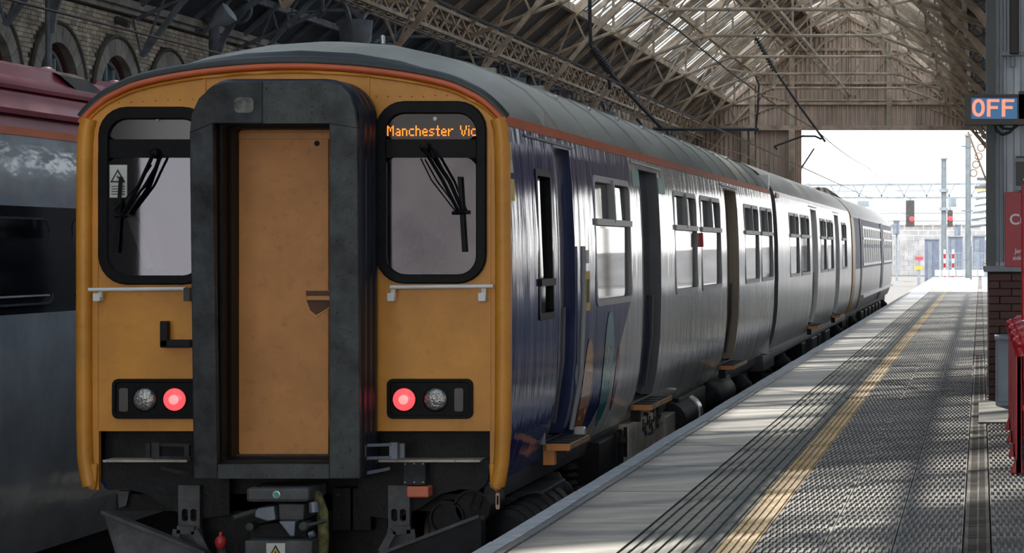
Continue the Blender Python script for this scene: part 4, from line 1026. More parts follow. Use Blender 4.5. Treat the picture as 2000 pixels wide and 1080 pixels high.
# interior
it = MB().box(cx-1.3, cx+1.22, 15.1, YE-.05, .1, .16).build('cabin_floor', M['intdark'], T1)
MB().box(cx-1.3, cx+1.3, 16.62, 16.66, .15, 2.5).build('cab_bulkhead', M['interior'], T1)
MB().box(cx-1.3, cx+1.3, YE-.06, YE-.02, .0, 2.6).build('end_bulkhead', M['silver'], T1)
MB().hexa([(cx+.45, 15.12, .9), (cx+1.25, 15.12, .9), (cx+1.25, 15.6, .9), (cx+.45, 15.6, .9), (cx+.45, 15.12, 1.25), (cx+1.25, 15.12, 1.25), (cx+1.25, 15.6, 1.1), (cx+.45, 15.6, 1.1)]).build('driver_desk', M['intdark'], T1, bevel=.02)
MB().tube([P(835, 540, 15.5), P(842, 490, 15.5), P(838, 470, 15.5)], .035, 10).sphere(P(840, 478, 15.5), .05, n=10, m=6).build('desk_column', M['under'], T1, smooth=50)
for xx in (790, 845): 
    q = PX(rect(xx-22, xx+22, 430, 520, 8, 3), 16.3); MB().plate(q, bk(q, .06)).build('seat_back', M['seatcl'], T1, bevel=.02)
q = PX([(245, 420), (262, 420), (300, 520), (285, 525)], 15.4); MB().plate(q, bk(q, .03)).build('route_papers', M['sticker'], T1)
q = PX([(272, 425), (300, 420), (320, 525), (300, 530)], 15.5); MB().plate(q, bk(q, .1)).build('cab_seat_side', M['curtain'], T1)
MB().box(cx-1.25, cx-.45, 15.12, 15.55, .9, 1.22).build('second_desk', M['intdark'], T1, bevel=.02)
for k in range(11):
    y = 18.3+k*1.35
    MB().box(cx+.35, cx+1.2, y, y+.12, .55, 1.45).box(cx+.35, cx+1.2, y, y+.5, .55, .68).build('passenger_seat', M['seatcl'], T1, bevel=.03)
MB().box(cx-1.3, cx+1.3, 15.1, YE-.1, 2.3, 2.32).build('cabin_ceiling', M['interior'], T1)
# ---- car 2
T2 = thing('train_car', 'second silver-grey car coupled behind the dark blue leading car', 'train', (CXT, 45, -.915))
y0, y1 = 34.95, 54.9
ops2 = [(37.2, 39.1, 1.10, 2.09), (39.5, 41.5, 1.10, 2.09), (42.1, 43.5, .17, 2.235), (44.3, 46.0, 1.10, 2.09), (46.3, 48.2, 1.10, 2.09), (48.9, 50.2, .17, 2.235), (51.2, 53.0, 1.10, 2.09)]
side_shell('side_wall', cx, y0, y1, ops2, M['silver'], T2); side_shell('side_wall', cx, y0, y1, [], M['silver'], T2, -1)
for o in ops2:
    if o[2] < .5:
        side_door(cx, o[0], o[1], o[2], o[3], T2, M['skirt'], M['alu'], dep=.12); step(cx, o[0]-.12, o[1]+.12, T2)
        MB().beam(SP(cx, o[0]-.3, 2.29, .005), SP(cx, o[1]+.3, 2.29, .005), .012, .015).build('door_drip_rail', M['skirt'], T2)
    else: side_window(cx, o[0], o[1], o[2], o[3], T2, screen=M['curtain'])
ls = roof_shell(cx, y0, y1, T2, dome=False)
MB().loops(ls, close=False).build('roof_skin', mk('pale_roof', (.66, .64, .60), .3, var=.15), T2, smooth=35)
m = MB()
for s_ in (1, -1): m.loops([[V((cx+s_*h, y, z)) for z, h in ((2.325, 1.315), (2.395, 1.292))] for y in (y0, y1)], close=False)
m.build('cantrail', M['silver'], T2)
for yy in (y0+.02, y1-.02):
    m = MB(); l = [V((cx+h, yy, z)) for z, h in ALLP]+[V((cx-h, yy, z)) for z, h in reversed(ALLP)]
    m.plate(l, bk(l, .03)).build('end_wall', M['skirt'], T2)
for yy, o_ in ((34.62, .0),):
    for k in range(3):
        y = 34.3+k*.21
        l0 = [V((cx+h*.93, y, z*.97)) for z, h in ALLP]+[V((cx-h*.93, y, z*.97)) for z, h in reversed(ALLP)]
        l1 = [V((p.x, y+.18, p.z)) for p in l0]; MB().loops([l0, l1]).build('gangway_bellows', M['blackrub'], T2)
MB().beam(SP(cx, 35.0, 2.33, .02), SP(cx, 35.5, 2.33, .02), .02, .07).build('red_marker', M['redpipe'], T2)
MB().box(cx-1.2, cx+1.14, y0, y1, -.16, .02).build('floor_frame', M['under'], T2)
MB().box(cx+1.14, cx+1.22, y0, y1, -.12, .0).build('lower_skirt', M['skirt'], T2)
for k, yy in enumerate((41.2, 43.6, 45.3, 47.4)): MB().box(cx+.7, cx+1.26, yy, yy+(1.4 if k % 2 else .9), -.5, -.12).build('equipment_box', M['undergrey'] if k % 2 else M['under'], T2, bevel=.02)
T1s = T1; T1 = T2; bogie(37.8); bogie(52.0); T1 = T1s
q = PX([(1437, 318), (1470, 318), (1500, 345), (1480, 345)], 34.0)
MB().hexa([(cx+.3, 32.0, 2.86), (cx+.95, 32.0, 2.68), (cx+.95, 34.25, 2.70), (cx+.3, 34.25, 2.88), (cx+.35, 32.5, 2.97), (cx+.9, 32.5, 2.79), (cx+.9, 34.2, 2.80), (cx+.35, 34.2, 2.98)]).build('exhaust_cowl', M['under'], T1, bevel=.03)
# ---- car 3
T3 = thing('train_car', 'far train car with blue window band, white lower side and ochre end pillar', 'train', (CXT, 68, -.915))
y0, y1 = 55.4, 80.0
MB().loops([[V((cx+hw(z), y, z)) for z in (1.04, 1.3, 1.6, 1.9, 2.1, 2.2, 2.3)] for y in (y0+1.2, y1)], close=False).build('window_band', M['blue3'], T3, smooth=30)
MB().loops([[V((cx+hw(z), y, z)) for z in (0, .06, .15, .3, .5, .8, 1.04)] for y in (y0+1.2, y1)], close=False).build('side_wall', M['white3'], T3, smooth=30)
MB().loops([[V((cx-hw(z), y, z)) for z in (0, .06, .15, .3, .5, .8, 1.04, 1.6, 2.0, 2.3)] for y in (y0, y1)], close=False).build('side_wall', M['white3'], T3, smooth=30)
MB().loops([[V((cx+hw(z), y, z)) for z in (0, .06, .15, .3, .5, .8, 1.04, 1.6, 2.0, 2.3)] for y in (y0, y0+1.2)], close=False).build('cab_side', mk('ochre_end', (.42, .24, .06), .4), T3, smooth=30)
MB().loops([[V((cx+hw(z)+.02, y, z)) for z in (0, .15, .5, 1.04, 1.6, 2.0, 2.3)] for y in (59.0, 59.6)], close=False).build('door_pillar', mk('brown_pillar', (.16, .07, .03), .5), T3, smooth=30)
MB().loops([[V((cx+hw(z)+.02, y, z)) for z in (0, .15, .5, 1.04, 1.6, 2.0, 2.3)] for y in (71.0, 72.4)], close=False).build('side_door', M['blue3'], T3, smooth=30)
for yy in [60.4+k*1.32 for k in range(8)]+[73+k*1.3 for k in range(5)]:
    wn = MB().frame(side_loop(cx, yy-.02, yy+1.16, 1.10, 2.12, .06, .015), side_loop(cx, yy+.05, yy+1.1, 1.16, 2.06, .06, .015), side_loop(cx, yy-.02, yy+1.16, 1.10, 2.12, .06, -.03), side_loop(cx, yy+.05, yy+1.1, 1.16, 2.06, .06, -.03)).build('side_window', M['alu'], T3)
    MB().plate(side_loop(cx, yy, yy+1.14, 1.13, 2.09, .05, .008), side_loop(cx, yy, yy+1.14, 1.13, 2.09, .05, -.004)).build('pane', M['farglass'], wn)
    MB().beam(SP(cx, yy, 1.80, .012), SP(cx, yy+1.14, 1.80, .012), .02, .05).build('window_bar', M['alu'], wn)
ls = roof_shell(cx, y0, y1, T3, dome=False); ls = [[V((cx+1.335, l[0].y, 2.28))]+l+[V((cx-1.335, l[0].y, 2.28))] for l in ls]
MB().loops(ls, close=False).build('roof_skin', mk('white_roof', (.72, .7, .67), .35, var=.1), T3, smooth=35)
for yy in (y0, y1):
    l = [V((cx+h, yy, z)) for z, h in ALLP]+[V((cx-h, yy, z)) for z, h in reversed(ALLP)]
    MB().plate(l, bk(l, .03)).build('end_wall', M['yellow'] if yy == y0 else M['white3'], T3)
MB().box(cx+1.30, cx+1.40, 60, y1, .28, .36).build('footboard', M['white3'], T3)
MB().box(cx-1.2, cx+1.12, y0, y1, -.4, .02).build('floor_frame', M['under'], T3)
for k in range(6): MB().box(cx+.8, cx+1.24, 62+k*2.2, 63.2+k*2.2, -.6, -.12).build('equipment_box', M['undergrey'], T3, bevel=.02)
T1 = T3; bogie(58.4); bogie(77.0); T1 = T1s
MB().hexa([(cx-.2, 57, 2.88), (cx+.85, 57, 2.74), (cx+.85, 62, 2.74), (cx-.2, 62, 2.88), (cx-.2, 57.6, 3.06), (cx+.62, 57.6, 3.03), (cx+.70, 60.5, 2.92), (cx-.2, 61, 3.05)]).build('roof_unit', M['under'], T3, bevel=.03)
# ---- maroon coach on the next track
T4 = thing('train_car', 'silver coach with maroon roof and dark window band on the neighbouring track', 'train', (-8.35, 22, -.915))
c4 = -8.32; XR = 1.42
pf = [(-.75, 1.22), (-.3, 1.36), (.3, 1.41), (1.0, XR), (1.06, XR)]
def coach(zs_, m, name, ya=12.0, yb=33.0, o=0):
    MB().loops([[V((c4+h+o, y, z)) for z, h in zs_] for y in (ya, (ya+yb)/2, yb)], close=False).build(name, m, T4, smooth=30)
coach(pf, M['silver2'], 'lower_side'); coach([(1.06, XR), (1.5, 1.40), (1.84, 1.375)], M['darkband'], 'window_band')
coach([(1.84, 1.375), (2.1, 1.345), (2.36, 1.30)], M['silver2'], 'upper_side')
coach([(2.36, 1.30), (2.42, 1.285)], M['orange'], 'cantrail_stripe', o=.004)
coach([(2.42, 1.285), (2.5, 1.25), (2.56, 1.24), (2.62, 1.17), (2.72, 1.08), (2.76, 1.07), (2.84, .92), (2.93, .78), (2.98, .5), (3.0, 0), (2.9, -.8), (2.4, -1.28), (1, -1.4), (-.7, -1.2)], M['maroon'], 'roof_skin')
for zz, h in ((2.53, 1.25), (2.74, 1.08)):
    MB().beam((c4+h+.01, 12, zz), (c4+h+.01, 33, zz), .03, .03).build('roof_rib', M['maroon'], T4)
for k, (ya, yb) in enumerate(((17.2, 20.2), (21.3, 23.4), (24.2, 26.5))):
    pd = MB().hexa([(c4+.2, ya, 2.88), (c4+.98, ya, 2.76), (c4+.98, yb, 2.76), (c4+.2, yb, 2.88), (c4+.2, ya+.3, 3.08), (c4+.78, ya+.5, 2.98), (c4+.78, yb-.5, 2.98), (c4+.2, yb-.3, 3.08)]).build('roof_pod', M['maroon'], T4, bevel=.03)
    MB().hexa([(c4+.90, yb-.95, 2.84), (c4+.95, yb-.95, 2.82), (c4+.95, yb-.30, 2.82), (c4+.90, yb-.30, 2.84), (c4+.80, yb-1.1, 2.965), (c4+.86, yb-1.1, 2.94), (c4+.86, yb-.5, 2.94), (c4+.80, yb-.5, 2.965)]).build('pod_grille', M['under'], pd)
for yy in (20.95, 22.6): MB().sphere((c4+.02, yy, 3.06), .10, .11, .09).build('roof_dome', mk('pink_dome', (.42, .20, .18), .4), T4, smooth=60)
for ya, yb in ((14.2, 15.7), (16.2, 17.55), (18.0, 20.2), (20.7, 22.9)):
    wq = [V((c4+1.425 if z < 1.2 else c4+1.392, y, z)) for y, z in rr(ya, yb, 1.12, 1.76, .1, 4)]
    MB().plate(wq, [p-V((.02, 0, 0)) for p in wq]).build('coach_window', mk('coach_glass', (.008, .009, .011), .06, var=0), T4)
    fo = [V((p.x+.004, p.y, p.z)) for p in wq]; 
    cyc, czc = (ya+yb)/2, 1.44
    fi = [V((p.x, cyc+(p.y-cyc)*.975, czc+(p.z-czc)*.95)) for p in fo]
    MB().frame(fo, fi, [p-V((.01, 0, 0)) for p in fo], [p-V((.01, 0, 0)) for p in fi]).build('window_rim', M['undergrey'], T4)
MB().box(c4-1.2, c4+1.2, 12, 33, -1.0, -.6).build('underframe', M['under'], T4)
l = [V((c4+h, 33.0, z)) for z, h in pf+[(1.84, 1.375), (2.42, 1.285), (2.72, 1.08), (2.93, .78), (3.0, 0), (2.9, -.8), (2.4, -1.28), (1, -1.4), (-.7, -1.2)]]
MB().plate(l, bk(l, .03)).build('end_wall', M['maroon'], T4)
# ------------------------------------------------------------------ kiosk at the right edge
YK = 23.6
kx0, kx1 = P(1927, 0, YK).x, 1.75
kz = P(0, 531, YK).z
K = thing('station_kiosk', 'platform building with dark brick plinth and grey corrugated upper wall', 'building', (.8, YK+1, 0))
MB().box(kx0+.02, kx1, YK+.06, YK+4, 0, kz).build('plinth_core', M['joint'], K)
bl, bh2 = .225, .066
bm_ = MB().box(0, bl, -.05, .02, 0, bh2).mesh('brick', M['kbrick'])
for r_ in range(17):
    for c_ in range(8):
        x = kx0+.02+c_*(bl+.01)-(.117 if r_ % 2 else 0)
        if x < kx0: continue
        if x+bl > kx1: continue
        link('brick', bm_, K, (x, YK+.05, r_*(bh2+.0095)+.004))
    if r_ % 2: link('brick', MB().box(0, .105, -.05, .02, 0, bh2).mesh('brick', M['kbrick']), K, (kx0+.02, YK+.05, r_*(bh2+.0095)+.004))
MB().box(kx0-.03, kx1, YK-.05, YK+4.05, kz, kz+.06).build('ledge', M['kledge'], K, bevel=.008)
n = 40; pts = []
prof = [(0, 0), (.03, 0), (.045, .04), (.10, .04), (.115, 0)]
x = kx0+.09; 
while x < kx1:
    pts += [(x+a, YK+.03-b) for a, b in prof]; x += .145
MB().add([(a, b, kz+.06) for a, b in pts]+[(a, b, 5.2) for a, b in pts], [(i, i+1, len(pts)+i+1, len(pts)+i) for i in range(len(pts)-1)]).build('corrugated_wall', M['kiosk'], K, fix=False)
MB().box(kx0, kx0+.09, YK, YK+4, kz+.06, 5.2).build('corner_post', mk('kiosk_edge', (.10, .11, .115), .5), K)
MB().box(kx0+.09, kx1, YK+.04, YK+4, kz+.06, 5.2).build('wall_core', M['kiosk'], K)
MB().box(kx0-.05, kx1, YK-.1, YK+4.1, 5.2, 5.35).build('kiosk_roof', M['kledge'], K)
for xx in (1950, 1958): 
    a = P(xx, 0, YK-.03); MB().tube([V((a.x, YK-.03, kz+.1)), V((a.x, YK-.03, 3.5)), V((a.x, YK-.03, 5.1))], .012, 6).build('conduit_pipe', M['kledge'], K)
# red poster
A = P(1963, 375, YK-.06); B = P(2040, 521, YK-.06)
po = thing('notice_board', 'red notice board with white lettering on the grey corrugated wall', 'sign', (A.x, YK-.06, B.z))
MB().box(A.x, B.x, YK-.06, YK-.02, B.z, A.z).build('board', M['signred'], po, bevel=.004)
def text(s_, loc, size, m, parent, name, bold=0, ext=.002):
    c = bpy.data.curves.new(name, 'FONT'); c.body = s_; c.size = size; c.extrude = ext; c.offset = bold; c.materials.append(m)
    t_ = bpy.data.objects.new(name, c); COL.objects.link(t_); dg = bpy.context.evaluated_depsgraph_get()
    me = bpy.data.meshes.new_from_object(t_.evaluated_get(dg)); bpy.data.objects.remove(t_)
    o = bpy.data.objects.new(name, me); COL.objects.link(o); o.location = V(loc)-off(parent); o.rotation_euler = (math.pi/2, 0, 0)
    o.parent = parent; OFF[o] = V(loc); return o
text('Cu', P(1971.5, 438, YK-.064), .148, M['white'], po, 'lettering', .003)
text('Jan', P(1982, 494, YK-.064), .062, M['white'], po, 'lettering', .0008)
text('side', P(1978, 507.5, YK-.064), .062, M['white'], po, 'lettering', .0008)
# dark box and lamp
A = P(1984, 305, YK-.1); B = P(2030, 372, YK-.1)
sb = thing('speaker_box', 'dark box with pale edging fixed above the red notice board', 'box', (A.x, YK-.1, B.z))
MB().box(A.x, B.x, YK-.10, YK+.0, B.z, A.z).build('casing', M['offbox'], sb, bevel=.005)
MB().box(A.x-.005, B.x, YK-.11, YK-.03, A.z-.055, A.z-.02).box(A.x-.005, B.x, YK-.11, YK-.03, B.z, B.z+.045).build('pale_band', M['kledge'], sb)
q = PX([(1998, 352), (2006, 335), (2006, 352)], YK-.105); MB().plate(q, bk(q, .004)).build('white_mark', M['white'], sb)
A = P(1972, -10, YK-.2); B = P(1990, 130, YK-.2)
lp = thing('bulkhead_lamp', 'black bracket lamp high on the grey corrugated wall', 'lamp', (A.x, YK-.2, B.z))
MB().box(A.x, B.x, YK-.25, YK-.05, B.z+.12, A.z).build('casing', M['black'], lp, bevel=.01)
MB().beam((A.x-.08, YK-.15, B.z+.13), (B.x+.05, YK-.15, B.z+.13), .1, .04).cyl((A.x+.03, YK-.15, B.z+.1), (A.x+.03, YK-.15, B.z), .03, n=10).build('lamp_shade', M['kledge'], lp)
# OFF indicator
YO = 22.4
A = P(1884, 184, YO); B = P(2006, 243, YO)
of = thing('departure_indicator', 'illuminated indicator reading OFF on a bracket from the grey wall', 'sign', (A.x, YO, B.z))
o_ = [V((x, YO, z)) for x, z in ((A.x, B.z), (B.x, B.z), (B.x, A.z), (A.x, A.z))]
i0, i1 = P(1897, 191, YO), P(1987, 232, YO)
i_ = [V((x, YO, z)) for x, z in ((i0.x, i1.z), (i1.x, i1.z), (i1.x, i0.z), (i0.x, i0.z))]
MB().frame(o_, i_, bk(o_, .28), bk(i_, .28)).build('sign_case', M['offbox'], of)
MB().box(A.x+.01, B.x, YO+.10, YO+.27, B.z+.01, A.z-.01).build('case_back', M['offbox'], of)
MB().box(i0.x-.01, i1.x+.01, YO+.03, YO+.06, i1.z-.01, i0.z+.01).build('face_panel', M['offblue'], of)
def G(x, y): return P(x, y, YO+.02)
m = MB(); 
def stroke(a, b, w_=7.5): m.beam(G(*a), G(*b), w_*YO/F, .012, up=(0, 1, 0))
oc = [G(1911+9.2*math.cos(t), 210.5+14.5*math.copysign(abs(math.sin(t))**.8, math.sin(t))) for t in [2*math.pi*i/28 for i in range(29)]]
for a, b in zip(oc, oc[1:]): m.beam(a, b+(b-a)*.15, 6.2*YO/F, .012, up=(0, 1, 0))
for x0 in (1931, 1960):
    m.beam(G(x0, 194), G(x0, 228), 7*YO/F, .012, up=(0, 1, 0)); m.beam(G(x0, 196.5), G(x0+21, 196.5), 5.5*YO/F, .012, up=(0, 1, 0)); m.beam(G(x0, 210), G(x0+18, 210), 5.5*YO/F, .012, up=(0, 1, 0))
m.build('off_lettering', M['offpink'], of, fix=False)
MB().tube([P(1943, 243, YO+.1), P(1947, 256, YO+.1), P(1958, 263, YO+.1), P(1972, 258, YO+.1), P(1984, 245, YO+.1)], .015, 8).build('cable', M['black'], of, smooth=60)
MB().tube([P(1950, 243, YO+.12), P(1960, 251, YO+.12), P(1978, 252, YO+.12), P(1990, 243, YO+.12)], .012, 8).build('cable', M['black'], of, smooth=60)
MB().box(P(1990, 0, YO).x, P(2003, 0, YO).x, YO+.0, YK, P(0, 232, YO).z, P(0, 178, YO).z).build('bracket', M['offbox'], of)
# grey cabinet beside the plinth
A = P(1945, 660, 22.7); B = P(1983, 778, 22.7)
cb_ = thing('equipment_cabinet', 'grey blue metal cabinet standing against the brick plinth', 'cabinet', (A.x, 22.7, 0))
MB().box(A.x, A.x+.55, 22.7, 23.4, .0, A.z).build('cabinet_body', M['cabinet'], cb_, bevel=.01)
MB().box(A.x+.02, A.x+.53, 22.685, 22.7, .06, A.z-.05).build('cabinet_door', M['cabinet'], cb_, bevel=.004)
MB().box(A.x-.01, A.x+.56, 22.68, 23.42, A.z-.02, A.z+.01).build('cabinet_lid', M['cabinet'], cb_, bevel=.004)
# red steel seat seen from its end: row of frames with rounded tops
YB = 16.05
RB = thing('steel_seat', 'red steel platform seat seen end on with rounded armrests', 'bench', (.35, YB+.8, 0))
for k in range(4):
    y = YB+k*1.3
    x0 = .232
    m = MB(); m.box(x0+.005, x0+.05, y, y+.06, .0, .84)
    m.hexa([(x0-.03, y, 0), (x0+.06, y, 0), (x0+.06, y+.07, 0), (x0-.03, y+.07, 0), (x0+.005, y, .10), (x0+.05, y, .10), (x0+.05, y+.06, .10), (x0+.005, y+.06, .10)])
    m.build('seat_frame', M['redsteel'], RB, bevel=.006)
    MB().tube([V((x0+.05, y+.03, .80)), V((x0+.03, y+.03, .88)), V((x0+.09, y+.03, .92)), V((x0+.30, y+.03, .93)), V((x0+.55, y+.03, .90))], .047, 12).sphere((x0+.035, y+.03, .885), .055, n=12, m=8).build('armrest', M['redsteel'], RB, smooth=60)
MB().box(.250, .275, YB+.0, YB+3.9, .05, .82).build('end_panel', M['redsteel'], RB)
MB().box(.28, .75, YB, YB+3.96, .42, .47).build('seat', M['redsteel'], RB, bevel=.01)
MB().box(.68, .73, YB, YB+3.96, .45, .9).build('backrest', M['redsteel'], RB, bevel=.01)
RP = MB().lathe((P(1999.5, 0, 19.0).x, 19.0, 0), (0, 0, 1), [(0, .06), (.03, .06), (.035, .021), (2.03, .021), (2.05, .01)], 12).build('red_post', M['redsteel'], None, smooth=40)
tag(RP, 'thin red post standing beyond the red steel seat', 'post')
# ------------------------------------------------------------------ overhead line
def wire(name, x, z, y0, y1, r, label, sag=0):
    pts = [(x, y0+(y1-y0)*i/24, z-sag*4*((i/24*6) % 1)*(1-(i/24*6) % 1)) for i in range(25)]
    o = MB().tube(pts, r, 6).build(name, M['wire'], None); tag(o, label, 'wire')
wire('contact_wire', CXT, 3.53, 5, 175, .014, 'black contact wire above the yellow-ended train')
wire('contact_wire', -8.3, 3.66, 5, 120, .014, 'black contact wire above the maroon-roofed coach, lower of its pair')
wire('messenger_wire', CXT+.05, 4.66, 5, 175, .013, 'black messenger wire high above the yellow-ended train', .1)
wire('messenger_wire', -8.3, 4.82, 5, 120, .012, 'messenger wire above the maroon-roofed coach, upper of its pair', .05)
def arm(pts, Y, label, ins, extra=()):
    q = [P(x, y, Y) for x, y in pts]; o = thing('catenary_arm', label, 'wire arm', tuple(q[-1]))
    MB().tube(q, .04, 6).build('arm_tube', M['wire'], o)
    a, b = P(*ins[0], Y), P(*ins[1], Y); m = MB(); n = 12
    for i in range(n): m.cyl(a.lerp(b, i/n), a.lerp(b, (i+.55)/n), .085, n=12)
    m.build('insulator', M['wire'], o)
    for e_ in extra: MB().tube([P(x, y, Y) for x, y in e_], .035, 6).build('registration_tube', M['wire'], o)
arm([(1152, 0), (1152, 45), (1154, 88), (1195, 145), (1240, 195), (1292, 250)], 46, 'black catenary arm with ribbed insulator hanging nearer above the train roof', ((1158, 95), (1193, 142)), [[(1275, 252), (1380, 253), (1482, 253)], [(1189, 150), (1191, 175)]])
arm([(1473, 62), (1477, 75), (1515, 140), (1560, 205), (1612, 277)], 78, 'black catenary arm with ribbed insulator near the gable opening', ((1478, 75), (1514, 140)), [[(1473, 142), (1482, 165), (1480, 215), (1475, 262)], [(1605, 272), (1592, 266), (1568, 266)], [(1512, 286), (1570, 265)], [(1512, 286), (1518, 292)]])
arm([(1548, 355), (1567, 325), (1590, 290)], 96, 'thin black arm at the left edge of the gable opening', ((1562, 332), (1568, 322)))
# ------------------------------------------------------------------ beyond the shed
def mast(x, ytop, ybot, Y, wpx, label, name='overhead_mast'):
    a, b = P(x, ytop, Y), P(x, ybot, Y); w_ = wpx*Y/F
    o = thing(name, label, 'mast', (a.x, Y, b.z))
    m = MB().box(a.x-w_/2, a.x+w_/2, Y-.03*w_, Y+.03*w_, b.z, a.z).box(a.x-w_/2, a.x-w_/2+.1*w_, Y-w_*.4, Y+w_*.4, b.z, a.z).box(a.x+w_/2-.1*w_, a.x+w_/2, Y-w_*.4, Y+w_*.4, b.z, a.z)
    m.build('mast_section', M['mast'], o)
    MB().box(a.x-w_*.6, a.x+w_*.7, Y-w_*.5, Y+w_*.5, a.z-.1, a.z).build('mast_cap', M['mast'], o)
    return o
m1 = mast(1843.5, 308, 545, 150, 11, 'grey steel mast in the middle of the open sky, shorter of two')
for yy in (372, 408): c_ = P(1843.5, yy, 150); MB().box(c_.x-.3, c_.x+.3, 149.7, 150.3, c_.z-.1, c_.z+.1).build('mast_clamp', M['mast'], m1)
m2 = mast(1891, 262, 548, 125, 12, 'tall grey steel mast close to the platform canopy')
for yy in (286, 412): c_ = P(1886, yy, 125); MB().beam(c_-V((.25, 0, 0)), c_+V((.4, 0, 0)), .08, .08).build('mast_arm', M['mast'], m2)
tp = mast(1896.5, 478, 552, 118, 3.5, 'thin grey post standing on the far platform end', 'sign_post')
# signal gantry
gt = thing('signal_gantry', 'pale lattice gantry spanning the tracks beyond the station', 'gantry', (-5, 180, -1.18))
gl, gr = P(1562, 362, 180), P(1935, 359, 180); ll_, lr_ = P(1585, 386, 180), P(1935, 386, 180)
for nm, a, b, w_ in (('top_chord', gl, gr, .16), ('bottom_chord', ll_, lr_, .16), ('middle_rail', P(1590, 374, 180), P(1850, 372, 180), .07)):
    MB().beam(a, b, w_, w_).build(nm, M['mast'], gt)
k = 0
for xx in range(1600, 1920, 22):
    MB().beam(P(xx, 361, 180), P(xx+(14 if k % 2 else -12), 386, 180), .09, .09).build('lattice_bar', M['mast'], gt); k += 1
for xx in (1578, 1930): MB().beam(P(xx, 358, 180), V((P(xx, 0, 180).x, 180, -1.18)), .35, .35).build('gantry_leg', M['mast'], gt)
for xx, yy, w_, h_ in ((1686, 398, 22, 12), (1860, 395, 16, 18)): 
    a, b = P(xx-w_/2, yy-h_/2, 179), P(xx+w_/2, yy+h_/2, 179); MB().box(a.x, b.x, 178.8, 179.4, b.z, a.z).build('gantry_box', M['mast'], gt)
for yy in (417, 432):
    a, b = P(1700, yy, 200), P(1935, yy-1, 200); o = MB().tube([a, b], .05, 6).build('cross_wire', M['mast'], None); tag(o, 'thin cross wire %s the signal lamps beyond the station' % ('level with' if yy < 420 else 'just below'), 'wire')
def signal(x0, x1, ya, yb, lx, ly, label):
    Y = 178; a, b = P(x0, ya, Y), P(x1, yb, Y); o = thing('railway_signal', label, 'signal', (a.x, Y, b.z))
    MB().box(a.x, b.x, Y, Y+.3, b.z, a.z).build('signal_head', M['offbox'], o)  # head lightened from black to stand in for distance haze
    c_ = P(lx, ly, Y-.05); MB().lathe(c_, (0, -1, 0), [(0, .2), (.05, .2), (.08, .1)], 16).build('red_aspect', M['red_on'], o)
    MB().beam(P((x0+x1)/2, 386, Y+.2), P((x0+x1)/2, ya, Y+.2), .15, .15).build('signal_hanger', M['mast'], o)
signal(1769, 1786, 391, 443, 1781, 428, 'black signal with red light hanging clear below the gantry')
signal(1850, 1861, 410, 443, 1856, 427, 'black signal with red light half behind the shorter mast')
# retaining wall, cabinets, fence, barriers
A, B = P(1700, 440, 240), P(1925, 530, 240)
rw = struct('wall_far', (A.x, 240, -1.18), 'pale stone retaining wall beyond the tracks')
for r_ in range(10):
    for c_ in range(12):
        x0 = A.x+(B.x-A.x)*(c_-(.5 if r_ % 2 else 0))/12; z0 = -1.18+r_*.51
        MB().box(x0+.02, x0+(B.x-A.x)/12-.02, 240+rnd.uniform(0, .08), 240.8, z0+.015, z0+.5).build('stone_block', M['palewall'], rw)
MB().box(A.x-.5, B.x, 239.8, 240.8, 3.92, 4.1).build('wall_cap', M['palewall'], rw)
MB().box(-60, B.x+40, 262, 264, -1.18, 2.5).build('wall_upper', M['palewall'], rw)
for x0, x1, ya, yb, Y, lb in ((1806, 1834, 468, 530, 170, 'blue grey equipment hut left of the shorter mast'), (1852, 1880, 463, 512, 165, 'blue grey equipment hut between the two masts'), (1900, 1924, 462, 520, 160, 'blue grey equipment hut right of the tall mast'), (1745, 1756, 432, 458, 200, 'pale blue box at the end of the far train car'), (1866, 1876, 440, 470, 190, 'pale blue box above the equipment hut between the masts')):
    a, b = P(x0, ya, Y), P(x1, yb, Y); zb = -1.18 if yb > 480 else b.z
    h = thing('equipment_hut', lb, 'hut', (a.x, Y, zb))
    MB().box(a.x, b.x, Y, Y+2, zb, a.z).build('hut_wall', M['bluebox'], h)
    MB().box(a.x-.06, b.x+.06, Y-.1, Y+2.1, a.z, a.z+.12).build('hut_roof', M['concrete'], h)
    xm = (a.x+b.x)/2; MB().box(xm-.3, xm+.02, Y-.04, Y, zb+.05, a.z-.2).build('hut_door', M['kledge'], h)
    if zb > -1: MB().box(xm-.08, xm+.08, Y+.9, Y+1.1, -1.18, zb).build('hut_post', M['mast'], h)
for x in (1845, 1861.5):
    a, b = P(x, 487, 132), P(x, 541, 132)
    o = thing('marker_post', 'red and white marker post at the platform ramp, %s one' % ('left' if x < 1850 else 'right'), 'post', (a.x, 132, b.z))
    h = (a.z-b.z)/6
    for k in range(6): MB().box(a.x-.06, a.x+.06, 131.94, 132.06, b.z+k*h, b.z+(k+1)*h).build('post_band', M['redsteel'] if k % 2 == 0 else M['white'], o)
    MB().box(a.x-.09, a.x+.09, 131.9, 132.1, -1.18, b.z).build('post_foot', M['concrete'], o)
br = thing('barrier', 'white barrier boards across the far platform end', 'barrier', (-1.6, 129.5, 0))
for k in range(7):
    a, b = P(1826+k*14, 527, 129.5), P(1838.5+k*14, 539, 129.5)
    MB().box(a.x, b.x, 129.4, 129.5, b.z, a.z).build('barrier_board', M['white'], br)
for k in range(4):
    a = P(1830+k*28, 527, 129.5); MB().box(a.x-.05, a.x+.05, 129.5, 129.6, -1.18, a.z).build('barrier_leg', M['concrete'], br)
fe = thing('mesh_fence', 'grey railing fence behind the white barrier boards', 'fence', (-1.2, 136, -1.18))
for k in range(16):
    a = P(1848+k*5, 494, 136); MB().box(a.x-.02, a.x+.02, 135.98, 136.02, -1.18, a.z).build('fence_bar', M['mast'], fe)
for yy in (494, 508, 522): a, b = P(1846, yy, 136), P(1925, yy, 136); MB().beam(a, b, .06, .06).build('fence_rail', M['mast'], fe)
